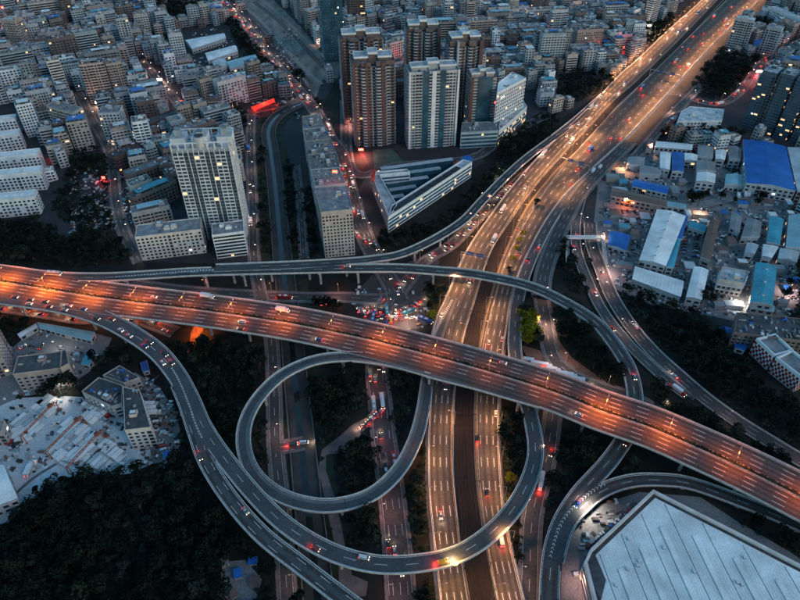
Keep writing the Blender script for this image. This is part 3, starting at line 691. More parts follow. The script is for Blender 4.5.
def inner(poly, t):
    poly = winding(poly); c = np.mean([p[:2] for p in poly], axis=0); out = []
    n = len(poly)
    for i in range(n):
        p0 = np.array(poly[i-1][:2]); p1 = np.array(poly[i][:2]); p2 = np.array(poly[(i+1) % n][:2])
        e1 = (p1-p0)/(np.linalg.norm(p1-p0)+1e-9); e2 = (p2-p1)/(np.linalg.norm(p2-p1)+1e-9)
        n1 = np.array([-e1[1], e1[0]]); n2 = np.array([-e2[1], e2[0]]); m = n1+n2; m /= max(.5, m@m/1.0)**1.0
        m = (n1+n2); k = 1+n1@n2; out.append(p1+(m/k*t if k > .2 else n1*t))
    return out
def ring(mb, poly, z0, z1, t, m):
    poly = winding(poly); q = inner(poly, t)
    for i in range(len(poly)):
        j = (i+1) % len(poly); mb.prism([poly[i][:2], poly[j][:2], q[j], q[i]], z0, z1, m)
def rand_in(poly, rng, t=1.5):
    q = inner(poly, t); a, b = q[0], q[1]; c = q[2]; d = q[3] if len(q) > 3 else q[2]
    u, v = rng.random(), rng.random(); return (np.array(a)*(1-u)+np.array(b)*u)*(1-v)+(np.array(d)*(1-u)+np.array(c)*u)*v
def small_clutter(mb, poly, z, rng, n, ang):
    for _ in range(n):
        p = rand_in(poly, rng); k = rng.random()
        m = rng.choice([M_DARK, M_CONC, M_FRAME, MATS['roof dark grey'], MATS['sheet blue'], MATS['wall grey'], MATS['sheet pale']])
        if k < .5: mb.box((p[0], p[1], z), (rng.uniform(.8, 2.2), rng.uniform(.8, 2), rng.uniform(.6, 1.6)), m, ang)
        elif k < .75: mb.cyl((p[0], p[1], z), rng.uniform(.5, .9), rng.uniform(1, 1.8), M_STEEL, 8)
        else:
            mb.box((p[0], p[1], z), (rng.uniform(2.5, 5), .25, rng.uniform(.8, 1.4)), M_CONC, ang+rng.choice([0, 1.57]))
def block(name, poly, h, wall, roofm, style, rng, label=None, cat='building', group=None, desc=None, kind='block', par=.9, clutter=6, sheds=1, collect=False, lit=.03, bay=3.2, fl=3.0, glass=M_GLASS, sheet=None, z0=0, trim=M_FRAME, roofname='roof', balm=None):
    poly = winding([tuple(p[:2]) for p in poly]); c = np.mean(np.array(poly), axis=0); O = (c[0], c[1], 0)
    ang = math.atan2(poly[1][1]-poly[0][1], poly[1][0]-poly[0][0]); mark_poly(poly, 2)
    t = thing(name, label, cat, O, group)
    if desc: LAB(t, desc, kind, c)
    mb = MB(); mb.prism(poly, -.2, h, wall, wall); wins = [] if collect else None
    facade(mb, poly, z0, h, style, rng, wall, glass, lit, fl, bay, trim, wins, balm); mb.build('wall', t, O)
    if wins:
        wins.sort(key=lambda w: np.hypot(*w[0])+w[3]*.2)
        cache = {}
        for k, (p, a, ww, zb, zt, g) in enumerate(wins[:100]):
            key = (round(ww, 1), round(zt-zb, 1), g.name)
            if key not in cache:
                wm = MB(); w2, hh = ww/2, (zt-zb)
                wm.prism([(0, -w2), (.05, -w2), (.05, w2), (0, w2)], 0, hh, g)
                for e in (-w2-.08, w2-.04): wm.prism([(0, e), (.12, e), (.12, e+.12), (0, e+.12)], -.1, hh+.1, M_FRAME)
                wm.prism([(0, -w2), (.2, -w2), (.2, w2), (0, w2)], -.14, -.02, M_FRAME)
                cache[key] = wm.mesh('window')
            ob = bpy.data.objects.new('window', cache[key]); COL.objects.link(ob); ob.parent = t
            ob.location = (p[0]-O[0], p[1]-O[1], zb); ob.rotation_euler = (0, 0, a)
        if wins[100:]:
            wm = MB()
            for p, a, ww, zb, zt, g in wins[100:]:
                dn = (math.cos(a), math.sin(a)); e = (-dn[1], dn[0])
                wm.face([(p[0]+dn[0]*.04+e[0]*s*ww/2, p[1]+dn[1]*.04+e[1]*s*ww/2, z) for s, z in ((-1, zb), (1, zb), (1, zt), (-1, zt))], g)
            ob = wm.build('window', t, O); ob['kind'] = 'stuff'
    mb = MB(); q = inner(poly, .28); mb.prism(q, h+.02, h+.06, roofm)
    if par: ring(mb, poly, h+.0, h+par, .28, wall)
    small_clutter(mb, poly, h+.06, rng, clutter, ang); mb.build(roofname, t, O)
    for _ in range(sheds):
        p = rand_in(poly, rng, 3); mb = MB(); mb.box((p[0], p[1], h+.05), (rng.uniform(3, 5), rng.uniform(3, 4.2), 2.7), wall, ang, mt=roofm)
        mb.box((p[0], p[1], h+2.75), (3.2, 2.2, .15), M_FRAME, ang); mb.build('stair_head', t, O)
    if sheet:
        p = np.mean(np.array(poly), axis=0); sc = rng.uniform(.45, .85); q = [tuple(p+(np.array(v)-p)*sc*np.array([1, 1])) for v in poly]
        mb = MB(); mb.prism(q, h+2.3, h+2.5, MATS['sheet '+sheet]); qq = inner(q, .2)
        for v in qq: mb.cyl((v[0], v[1], h), .12, 2.3, M_STEEL, 5)
        mb.build('roof_shelter', t, O)
    return t
def rect(p1, p2, depth, h, base=False):
    """rectangle from the two survey points of its front roof edge (or of its foot) and a depth in metres going away"""
    z = 0 if base else h
    a = G(*p1, z)[:2]; b = G(*p2, z)[:2]; d = (b-a)/np.linalg.norm(b-a); n = np.array([-d[1], d[0]])
    if n[1] < 0: n = -n
    return [a, b, b+n*depth, a+n*depth]
def poly_at(pts, h): return [G(x, y, h)[:2] for x, y in pts]
RG = random.Random(11)
WM = lambda k: MATS['wall '+k]
RM = lambda k: MATS['roof '+k]
# ---- landmark towers
AH = 80
A = rect((171.5, 151), (229.5, 148.5), 24, AH)
tA = block('apartment_tower', A, AH, WM('bluish grey'), RM('pale grey'), 'rib', RG, 'tall white apartment tower with close ribs and a round roof frame beside the street', par=1.6, clutter=30, sheds=3, bay=3.5, lit=.02, glass=mat('tower glass', (.04, .065, .085), rough=.25, var=.4))
c = np.mean(A, axis=0); mb = MB(); e = (A[1]-A[0])/np.linalg.norm(A[1]-A[0]); nn = np.array([-e[1], e[0]])
for s_ in (-1, 0, 1):
    q = c+e*s_*17+nn*(1.5 if s_ else -3)
    mb.box((q[0], q[1], AH), (11, 13, 6 if s_ else 9), WM('white'), math.atan2(e[1], e[0]), mt=RM('pale grey'))
    mb.box((q[0], q[1], AH), (4.5, 6, 11), WM('bluish grey'), math.atan2(e[1], e[0]), mt=RM('mid grey'))
q = c+nn*-4; mb.cyl((q[0], q[1]-4, AH), 4.5, 9.3, WM('pale grey'), 20); mb.cyl((q[0], q[1]-4, AH+9.3), 3.2, .5, M_DARK, 20)
for k in range(9):
    for dd in (0, 1):
        q = A[0]+(A[1]-A[0])*k/8+nn*dd*23.5; mb.box((q[0], q[1], AH), (.8, .8, 5.5), M_FRAME, 0)
for dd in (.2, 23.4):
    mb.bar((*(A[0]+nn*dd), AH+5.5), (*(A[1]+nn*dd), AH+5.5), .4, M_FRAME)
mb.build('roof_frame', tA, (c[0], c[1], 0))
def tower(p1, p2, depth, h, wall, label, style='balcony', base=False, crown='wings', glass=M_GLASS, accent=None, **kw):
    Q = rect(p1, p2, depth, h, base); a, b = Q[0], Q[1]; L = np.linalg.norm(b-a); d = (b-a)/L; n = (Q[3]-Q[0])/depth
    # plan with recessed light wells, as residential towers have
    if crown == 'wings':
        w = L; pts = []
        for u, v in ((0, .12), (.22, .12), (.22, 0), (.44, 0), (.44, .22), (.56, .22), (.56, 0), (.78, 0), (.78, .12), (1, .12), (1, .88), (.78, .88), (.78, 1), (.22, 1), (.22, .88), (0, .88)):
            pts.append(a+d*u*L+n*v*depth)
    else: pts = Q
    t = block('apartment_tower', pts, h, wall, RM('mid grey'), style, RG, label, clutter=10, sheds=0, glass=glass, par=1.3, balm=WM('pale grey'), **kw)
    c = np.mean(np.array(winding([tuple(p) for p in pts])), axis=0); O = (c[0], c[1], 0); ang = math.atan2(d[1], d[0]); mb = MB()
    for u, v, sz, hh in ((.22, .5, (L*.3, depth*.5), 4.5), (.78, .5, (L*.3, depth*.5), 4.5), (.5, .55, (L*.2, depth*.4), 7.5)):
        q = a+d*u*L+n*v*depth; mb.box((q[0], q[1], h), (sz[0], sz[1], hh), wall, ang, mt=RM('pale grey'))
        ring(mb, [q+d*sx*sz[0]*.56+n*sy*sz[1]*.6 for sx, sy in ((-1, -1), (1, -1), (1, 1), (-1, 1))], h+hh*.8, h+hh+.8, .6, M_FRAME)
    mb.build('roof_frame', t, O)
    if accent:
        mb = MB()
        for u0, u1, m in accent: box_on(mb, a, d, -n, u0*L, u1*L, 0, h+1.5, .0 if crown != 'wings' else -depth*.1, 1.1, m)
        mb.build('facade_stripe', t, O)
    return t
BR = WM('brick brown')
tower((352, 65), (395, 63), 26, 83, BR, 'brick brown residential tower standing in front of its twin above the junction', accent=[(0, .07, M_RED), (.3, .36, M_RED), (.68, .74, M_RED)], glass=M_GLASS, lit=.015, trim=WM('pale grey'))
tower((340, 41), (383, 39), 26, 88, BR, 'brick brown residential tower behind its twin, beyond the junction', accent=[(0, .07, M_RED), (.62, .7, M_RED)], lit=.01, trim=WM('pale grey'))
tower((407, 31), (441, 30), 26, 88, BR, 'brown residential tower rising behind the white blue-striped tower', accent=[(0, .06, M_RED), (.9, 1, M_RED)], lit=.01)
tower((451, 44), (484, 42), 26, 84, BR, 'brown residential tower between the striped tower and the curved office', accent=[(.88, 1, M_RED), (.2, .26, WM('pale grey'))], lit=.01)
tower((409, 74), (460, 71), 20, 76, WM('pale grey'), 'pale residential tower with two dark blue stripes and a white central rib', accent=[(.28, .40, M_BLUEG), (.46, .54, M_FRAME), (.62, .73, M_BLUEG), (0, .04, M_FRAME), (.96, 1, M_FRAME)], crown='plain', lit=.015)
tower((471, 80), (497, 78.5), 20, 58, WM('pinkish'), 'dark blue glazed slab standing on the low glazed podium', crown='plain', style='band', glass=M_BLUEG, accent=[(.3, .85, M_BLUEG), (0, .12, M_RED)], lit=.01)
block('office_building', poly_at([(497, 94), (526, 79), (512, 73), (498, 84)], 48), 48, WM('white'), MATS['sheet white'], 'slab', RG, 'white office with stacked slab edges and a bright flat roof by the expressway', bay=3.6, fl=3.6, glass=M_BLUEG, clutter=4, par=1.4, lit=.03)
block('office_building', poly_at([(461, 133), (498, 131), (500, 122), (462, 123)], 17), 17, WM('bluish grey'), RM('mid grey'), 'band', RG, 'low glazed podium under the blue slab tower', glass=M_BLUEG, fl=4, clutter=8, lit=.02)
block('office_building', poly_at([(499, 131), (527, 107), (523, 101), (499, 120)], 16), 16, WM('white'), RM('pale grey'), 'band', RG, 'white lit shop podium at the foot of the white office', fl=4, lit=.35)
block('apartment_tower', rect((325, 63), (345, 61), 22, 130, True), 130, M_BLUEG, RM('dark grey'), 'slab', RG, 'very tall blue glass tower cut off by the top of the photo', glass=M_BLUEG, trim=MATS.get('tower glass'), fl=3.2, lit=.01)
block('apartment_tower', rect((350, 38), (366, 37), 16, 60, True), 55, BR, RM('mid grey'), 'balcony', RG, 'brown mid-rise block wedged between glass tower and brick towers')
# right-hand towers
block('apartment_tower', rect((725, 51), (743, 54), 12, 42, True), 42, WM('pale grey'), MATS['sheet white'], 'balcony', RG, 'pale ten-storey slab beside the far expressway lanes', lit=.02)
block('apartment_tower', rect((757, 55), (771, 58), 12, 36, True), 36, WM('pale grey'), RM('pale grey'), 'balcony', RG, 'grey slab of flats behind the tin-roofed hall and park trees')
block('office_building', rect((766, 20), (806, 39), 10, 18, True), 18, WM('white'), RM('pale grey'), 'grid', RG, 'long white diagonal block with small square windows near the top corner')
block('apartment_tower', rect((768, 99), (787, 103), 22, 44, True), 44, WM('pinkish'), RM('mid grey'), 'balcony', RG, 'pinkish block of flats with a blue roof shelter above the slab towers', sheet='blue')
for p1, p2, h, l in (((741, 127), (755, 131), 60, 'dark slab tower closest to the grid-fronted office'), ((757, 132), (770, 136), 62, 'second dark slab tower with lit stair column'), ((773, 137), (785, 141), 62, 'third dark slab tower above the cobalt factory roof'), ((789, 142), (803, 146), 62, 'outermost dark slab tower beside the white factory roof')):
    block('apartment_tower', rect(p1, p2, 24, h, True), h, mat('wall dark slate', (.085, .11, .135), var=.15), RM('pale grey'), 'balcony', RG, l.replace('closest to', 'next to'), glass=M_BLUEG, lit=.05, sheds=1)
block('office_building', poly_at([(677, 122), (722, 121), (724, 110), (690, 107), (681, 112)], 14), 14, WM('white'), RM('pale grey'), 'grid', RG, 'white grid-fronted office with rounded corner below the park', bay=3.4, fl=3.3, glass=M_BLUEG, lit=.05)
block('office_building', poly_at([(665, 124), (676, 121), (680, 113), (669, 117)], 13), 13, M_RED, RM('mid grey'), 'grid', RG, 'small brick red building at the end of the grid-fronted office', fl=3.3)
# ---- left side
def slab(p1, p2, h, l, depth=11):
    Q = rect(p1, p2, depth, h)
    t = block('dormitory', Q, h, WM('white'), MATS['sheet white'], 'grid', RG, l, 'building', 'white slab blocks with bright roofs beside the wood', clutter=0, sheds=0, collect=True, bay=3.4, lit=.01)
    mb = MB(); c = np.mean(Q, axis=0)
    for k in range(8):
        q = Q[0]+(Q[1]-Q[0])*(k+.6)/8.5+(Q[3]-Q[0])*.45; mb.box((q[0], q[1], h+.05), (2.2, 2.2, 1.2), M_FRAME, 0)
    mb.build('roof_vent', t, (c[0], c[1], 0)); return t
slab((-30, 124), (15, 119), 17, 'uppermost of the white slab blocks beside the old town')
slab((-30, 141.5), (19.5, 134), 17, 'second white slab block counting down from the old town')
slab((-30, 161.5), (38, 154), 18, 'third white slab block counting down from the old town')
slab((-30, 179), (40, 172), 18, 'fourth white slab block counting down from the old town')
slab((-30, 203.5), (34, 197), 17, 'lowest white slab block, right above the dark wood', 12)
block('office_building', rect((135, 238), (201, 230), 17, 22), 22, WM('cream'), RM('mid grey'), 'grid', RG, 'cream office with square windows and a dark recess above the blue-grey ramp', collect=True, bay=3.1, sheds=3, clutter=5, lit=.01)
block('office_building', rect((212, 236), (244, 232), 16, 22), 22, WM('white'), RM('mid grey'), 'band', RG, 'narrow white block with open stair wells next to the cream office', sheds=2)
block('apartment_block', rect((132, 214), (169, 206), 11, 18), 18, WM('cream'), RM('mid grey'), 'balcony', RG, 'low cream block with teal roof shelter behind the cream office', sheet='pale teal')
block('apartment_block', rect((133, 199), (176, 181), 11, 17), 17, WM('dull brown'), RM('dark grey'), 'grid', RG, 'dim brown block with teal roof sheds in front of the white ribbed tower', sheet='teal')
block('apartment_block', rect((128, 176), (172, 160), 11, 17), 17, WM('dull brown'), RM('mid grey'), 'grid', RG, 'dim brown block wedged behind the teal-shed block')
block('apartment_block', rect((115, 158), (143, 146), 12, 15), 15, M_RED, RM('dark grey'), 'grid', RG, 'low red brown block by the old town lane')
block('apartment_block', rect((46, 106), (72, 113), 13, 32), 32, WM('beige'), RM('mid grey'), 'balcony', RG, 'beige ten-storey block with ribbed balconies above the slab blocks', sheds=2)
block('apartment_block', rect((130, 95), (147, 92), 15, 27), 27, WM('white'), RM('mid grey'), 'grid', RG, 'white block crowned by a bright blue shelter', sheet='blue', sheds=0)
block('apartment_block', rect((98, 114), (119, 113), 17, 34), 34, WM('pale grey'), RM('mid grey'), 'grid', RG, 'tall grey block with cluttered roof at the top of the old town lane', sheds=2, clutter=16)
block('factory_building', rect((134, 130), (184, 113), 14, 12), 12, M_RED, RM('dark grey'), 'grid', RG, 'long low brick building with bright windows along the lane', lit=.5)
block('apartment_tower', rect((0, 20), (14, 21), 16, 45), 45, WM('pinkish'), RM('pale grey'), 'grid', RG, 'pinkish tower in the top corner of the old town with a red roof light', sheds=2)
# long terrace by the junction
T1 = poly_at([(321, 213), (352.5, 210), (347, 186), (315, 188)], 42)
block('apartment_block', T1, 42, WM('beige'), RM('mid grey'), 'grid', RG, 'beige block with a fine window grid at the end of the long terrace', collect=True, clutter=10, bay=2.6, lit=0)
hz = [(315, 187, 346, 184, 311, 170, 339, 168, 34, 'with a bare concrete roof'), (311, 171, 340, 168, 308, 155, 336, 152, 30, 'with white roof huts'), (308, 156, 336, 153, 306, 142, 331, 139, 30, 'with blue-grey awnings'), (306, 143, 331, 140, 303, 130, 326, 127, 27, 'with water tanks'), (303, 130, 325, 128, 302, 117, 320, 114, 25, 'nearest the canal bend')]
for x0, y0, x1, y1, x2, y2, x3, y3, h, l in hz:
    block('apartment_block', poly_at([(x0, y0), (x1, y1), (x3, y3), (x2, y2)], h), h, WM(RG.choice(['beige', 'pale grey', 'tan'])), RM('dusty'), 'grid', RG, 'terrace section '+l.replace('nearest', 'facing')+' beside the traffic-filled street', clutter=26, sheds=2)
# triangular mall
def mall_wing(pts, label_name, T=None): pass
MQ = [[(388, 218), (472, 163), (463, 160.5), (392, 206)], [(371.5, 175), (379, 175), (397, 206), (388.5, 217)], [(372, 173), (407, 170), (410, 173), (379, 176)]]
mc = G(425, 195, 0); mt = thing('shopping_centre', 'white three-sided mall with a glazed courtyard in front of the towers', 'building', mc); O = tuple(mc)
for pts in MQ:
    Q = poly_at(pts, 15); mark_poly(Q, 2); mb = MB(); mb.prism(winding([tuple(q) for q in Q]), -.2, 15, WM('white'), RM('pale grey'))
    facade(mb, [tuple(q) for q in Q], 0, 15, 'band', RG, WM('white'), M_BLUEG, .06, 3.4, 4.5, M_FRAME); mb.build('wing', mt, O)
    mb = MB(); ring(mb, [tuple(q) for q in Q], 15, 16.4, .5, M_FRAME); mb.build('roof_edge', mt, O)
mb = MB()
for k in range(9):
    f = .08+k*.095; a = G(392+f*72, 206-f*45.5+2.5, 15)[:2]; b = G(389+f*82, 217-f*54-2, 15)[:2]; c_ = (a+b)/2; ang = math.atan2(*(G(472, 163, 15)-G(388, 218, 15))[[1, 0]])
    mb.box((c_[0], c_[1], 15.05), (9.5, 4.6, 1.0), M_DARK, ang)
mb.build('roof_light', mt, O)
mb = MB()
for k in range(5):
    y = 178+k*5; a, b = G(381+k*2.8, y+2, 0), G(452-k*12, y-8+k*2, 0); mb.box(((a[0]+b[0])/2, (a[1]+b[1])/2, 0), (np.linalg.norm(b-a), 5.5, 12-k*2.2), M_BLUEG, math.atan2(b[1]-a[1], b[0]-a[0]), mt=WM('bluish grey') if k % 2 else WM('pale grey'))
mb.build('courtyard_terrace', mt, O)
mb = MB(); mb.prism(poly_at([(372, 173), (376, 171), (374, 182), (371, 182)], 15), 15.05, 18, mat('red banner', (.5, .04, .03))); mb.build('banner', mt, O)
for x, m in ((455, M_ORANGE), (463, MATS['sheet blue'])):
    a, b = G(x, 171-(x-455)*.65, 3), G(x+6, 167-(x-455)*.65, 3); mb = MB(); mb.bar((a[0], a[1]-1, 6), (b[0], b[1]-1, 6), 3.6, m); mb.build('billboard', mt, O)
patch('sports_court', [(373, 150), (392, 149), (404, 162), (374, 168)], mat('court green', (.05, .10, .08), var=.3))
# ---- industrial sheds on the right
def shed(pts, h, colr, label, wall='pale grey', name='industrial_shed', ridge=True, strip=None, vents=0, group=None):
    Q = winding([tuple(q) for q in poly_at(pts, h)]); mark_poly(Q, 2); c = np.mean(np.array(Q), axis=0); O = (c[0], c[1], 0)
    t = thing(name, label, 'building', O, group)
    q = inner(Q, .35); mb = MB(); mb.prism(q, -.2, h-.3, WM(wall)); facade(mb, q, 0, h, 'grid', RG, WM(wall), M_GLASS, .03, 3.6, 4); mb.build('wall', t, O)
    # gabled sheet roof along the long axis
    e = [np.linalg.norm(np.array(Q[(i+1) % 4])-np.array(Q[i])) for i in range(4)]
    s = 0 if e[0] >= e[1] else 1; A_, B_, C_, D_ = [np.array(Q[(i+s) % 4]) for i in range(4)]
    m = MATS['sheet '+colr]; rise = min(2.2, .09*min(e[0], e[1])) if ridge else .15
    m1, m2 = (B_+C_)/2, (A_+D_)/2; mb = MB(); zz = h
    mb.face([(*A_, zz), (*B_, zz), (*m1, zz+rise), (*m2, zz+rise)], m); mb.face([(*m2, zz+rise), (*m1, zz+rise), (*C_, zz), (*D_, zz)], m)
    mb.face([(*B_, zz), (*C_, zz), (*m1, zz+rise)], WM(wall)); mb.face([(*D_, zz), (*A_, zz), (*m2, zz+rise)], WM(wall))
    mb.prism([tuple(p) for p in (A_, B_, C_, D_)], h-.35, h-.02, M_FRAME if colr != 'white' else WM('grey'))
    # standing seams
    L = np.linalg.norm(B_-A_); ns = int(L/2.4)
    for k in range(1, ns):
        f = k/ns; a, b, r_ = A_+(B_-A_)*f, D_+(C_-D_)*f, m2+(m1-m2)*f
        mb.bar((*a, h+.03), (*r_, h+rise+.03), .06, m); mb.bar((*r_, h+rise+.03), (*b, h+.03), .06, m)
    mb.build('roof', t, O)
    for k in range(vents):
        f = (k+.5)/vents; r_ = m2+(m1-m2)*f; mb = MB(); mb.box((r_[0], r_[1], h+rise-.2), (1.6, 1.6, 1.2), M_FRAME, 0, mt=M_STEEL); mb.build('roof_vent', t, O)
    return t
SH = [([(639, 260), (666, 266), (686, 216), (657, 209)], 9, 'white', 'long pale shed with a weathered ridged roof beside the yard cars', 6),
 ([(666, 266.5), (674, 268), (681, 240), (676.5, 239)], 8, 'teal', 'teal lean-to along the lower half of the long pale shed', 0),
 ([(677, 238.5), (682, 239), (688, 216), (683, 214.5)], 8, 'blue', 'cobalt lean-to along the upper half of the long pale shed', 0),
 ([(635, 266), (684, 281), (681, 297), (632, 279)], 7, 'white', 'clean white shed lying across the foot of the long pale shed', 0),
 ([(694, 266), (709, 270), (702, 300), (686, 297)], 9, 'white', 'narrow white shed between the car yard and the columned office', 0),
 ([(756, 262), (777, 267), (773, 305), (750, 302)], 9, 'teal', 'tall bright teal shed beside the pinkish lane', 3),
 ([(610, 231), (631, 236), (626, 251), (607.5, 245)], 5, 'blue', 'small square cobalt canopy in the corner yard', 0),
 ([(634, 179), (669, 186), (667.5, 194), (632, 186)], 8, 'blue', 'thin cobalt roof strip above the brown workshop', 0),
 ([(672, 152), (684, 153), (684, 172), (672, 171)], 9, 'blue', 'small bright blue shed between white workshop roofs', 0),
 ([(743, 139.5), (786, 146.5), (796, 191), (746, 183)], 12, 'blue', 'largest cobalt factory roof beside the white one', 0),
 ([(787.5, 147), (830, 153), (842, 198), (797.5, 191)], 12, 'pale', 'white factory roof joined to the largest cobalt roof', 0),
 ([(770, 216), (784, 219), (780, 245), (767, 242)], 8, 'teal', 'square teal roof in the middle of the workshops', 0),
 ([(789, 215), (815, 215), (817, 252), (786, 247)], 9, 'pale teal', 'pale turquoise shed at the photo edge beside the square teal roof', 0),
 ([(747, 242), (759, 245), (755, 254), (745, 252)], 7, 'pale', 'small pale shed below the square teal roof', 0),
 ([(763, 244), (779, 247), (772, 258), (762, 256)], 7, 'white', 'small white shed just above the tall teal shed', 0),
 ([(780, 248), (800, 252), (797, 262), (778, 258)], 7, 'pale', 'low pale shed below the turquoise shed', 0),
 ([(697, 172), (716, 174), (715, 183), (696, 181)], 9, 'white', 'white-fronted workshop under the grey workshop roof', 0),
 ([(697, 160), (715, 162), (716, 172), (697, 170.5)], 10, 'grey', 'grey workshop roof behind the white-fronted workshop', 0),
 ([(660, 152), (671, 153), (670, 170), (660, 168)], 9, 'white', 'upright white roof beside the small bright blue shed', 0),
 ([(684.5, 153), (698, 155), (697, 161), (684.5, 160)], 9, 'white', 'small white roof right of way between blue shed and grey workshop', 0),
 ([(715.5, 150), (727, 150), (725, 160), (715.5, 159)], 9, 'white', 'small square white roof behind the cross-shaped teal canopy', 0),
 ([(726, 174), (746, 176), (745, 186), (725, 184)], 7, 'pale teal', 'pale teal canopy beside the foot of the cobalt factory', 0),
 ([(710, 219), (720, 220.5), (711, 261), (701, 257)], 10, 'rust', 'long rusty workshop with a littered roof beside the car yard', 0),
 ([(689, 220), (707, 225), (705, 232), (688, 227)], 6, 'teal', 'lamp-lit teal canopy over the car yard', 0),
 ([(732, 211), (742, 217), (740, 232), (730, 227)], 8, 'grey', 'dark gabled workshop below the lone tree', 0),
 ([(747, 218), (762, 222), (760, 237), (741, 237)], 7, 'grey', 'grey repair shed with junk beside the square teal roof', 0),
 ([(667, 201), (686, 204), (686, 208), (667, 206)], 5, 'pale teal', 'thin turquoise strip roof behind the round tree', 0),
 ([(612, 187), (667, 200), (667, 207), (611, 196)], 8, 'rust', 'long brown workshop with lit doors under the cobalt strip', 0),
 ([(656, 141), (693, 144), (692, 150), (655, 147)], 8, 'white', 'white roof along the back row of workshops', 0),
 ([(698, 145), (714, 147), (713, 158), (698, 156)], 9, 'grey', 'dark grey roof in the back row of workshops', 0),
 ([(728, 146), (742, 148), (741, 160), (729, 159)], 9, 'grey', 'dark roof against the corner of the cobalt factory', 0),
 ([(720, 325), (732, 328), (732, 334), (719, 331)], 4, 'blue', 'small blue tarpaulin shed below the dark hill-side roof', 0),
 ([(734, 341), (748, 345), (745, 351), (735, 348)], 4, 'blue', 'small blue tin hut beside the chequered block', 0),
 ([(752, 300), (775, 306), (774, 312), (750, 308)], 4, 'pale teal', 'turquoise verandah at the foot of the tall teal shed', 0),
 ([(628, 157), (645, 158), (644, 166), (627, 165)], 7, 'grey', 'dark shed at the expressway end of the workshops', 0),
 ([(640, 165), (662, 168), (661, 175), (640, 173)], 7, 'grey', 'grey shed with a warm yard lamp at its corner', 0),
 ([(648, 139), (654, 140), (652, 150), (646, 149)], 7, 'rust', 'rusty shed beside the white back-row roof', 0),
 # left of the picture
 ([(37, 322), (95, 332), (91, 341), (39, 328)], 4, 'pale teal', 'long turquoise parking shelter above the factory yard', 0),
 ([(86, 352), (95, 354), (89, 366), (81, 364)], 4, 'teal', 'small turquoise roof in the factory yard', 0),
 ([(17, 334), (36, 323), (38, 327), (20, 338)], 3.5, 'white', 'narrow white shelter continuing the turquoise one', 0),
 ([(-40, 462), (4, 465), (18, 498), (-40, 520)], 9, 'white', 'bright white shed by the pale road at the photo edge', 0),
 ([(140, 363), (147, 360), (150, 371), (143, 373)], 3, 'blue', 'little cobalt tarpaulin beneath the curving ramp', 0),
 ([(162, 452), (174, 449), (176, 457), (164, 460)], 3, 'blue', 'little cobalt hut in the ramp-side car park', 0),
 ([(205, 53), (235, 45), (238, 51), (208, 61)], 7, 'white', 'uppermost long white metal shed in the depot', 3),
 ([(212, 62), (224, 58), (229, 65), (216, 70)], 7, 'pale', 'second pale metal shed in the depot', 0),
 ([(185, 40), (224, 33), (226, 38), (192, 49)], 7, 'white', 'slanting white shed above the depot', 0),
 ([(225, 62), (255, 54), (258, 61), (230, 68)], 7, 'pale teal', 'pale teal metal shed beside the white depot sheds', 0),
 ([(233, 73), (252, 70), (256, 76), (238, 81)], 7, 'white', 'lowest white metal shed in the depot', 0),
 ([(755, 40), (767, 40), (765, 47), (753, 46)], 9, 'blue', 'blue-roofed hall by the park', 0),
 ([(775, 60), (795, 62), (793, 70), (773, 68)], 9, 'blue', 'bright blue canopy on the slope of blocks', 0)]
for pts, h, cl, lb, v in SH: shed(pts, h, cl, lb.replace('right of way ', 'set '), vents=v, wall='pinkish' if cl == 'rust' else 'pale grey')
block('office_building', poly_at([(719, 280), (744, 284), (749, 272), (722, 267)], 12), 12, WM('cream'), RM('pale grey'), 'slab', RG, 'columned cream office beside the tall teal shed', fl=4, clutter=3)
block('factory_building', poly_at([(734, 333), (830, 345), (830, 322), (737, 313)], 13), 13, WM('dull brown'), MATS['roof dark grey'], 'grid', RG, 'dark hillside factory with a vast littered roof above the chequered block', clutter=60, sheds=3)
# chequered block
def chequer(p1, p2, depth, h, label, cols, rows):
    Q = rect(p1, p2, depth, h); c = np.mean(Q, axis=0); O = (c[0], c[1], 0); mark_poly(Q, 2); t = thing('chequered_building', label, 'building', O)
    Qw = winding([tuple(q) for q in Q]); mb = MB(); mb.prism(Qw, -.2, h, WM('white'), RM('mid grey')); mb.build('wall', t, O)
    mb = MB(); ring(mb, Qw, h, h+1.8, 1.0, M_FRAME); mb.build('roof_edge', t, O)
    a, b = np.array(Qw[0]), np.array(Qw[1]); mb = MB()
    for i in range(4):
        a, b = np.array(Qw[i]), np.array(Qw[(i+1) % 4]); n, L, vis = facing(a, b, h)
        if not vis: continue
        d = (b-a)/L; bw = L/cols
        for r_ in range(rows):
            sh_ = (r_ % 2)*.5
            for k in range(cols):
                s0 = (k+sh_*.9)*bw; s1 = min(L, s0+bw*.62)
                if s0 < L: box_on(mb, a, d, n, s0, s1, .6+r_*(h-1)/rows, .6+(r_+.9)*(h-1)/rows, 0, .12, M_REDP)
    mb.build('red_panel', t, O); return t
chequer((755.5, 340), (773.5, 357), 15, 12, 'upper half of the red and white chequered building', 5, 5)
chequer((775, 359), (801, 379), 15, 12, 'lower half of the red and white chequered building', 7, 5)
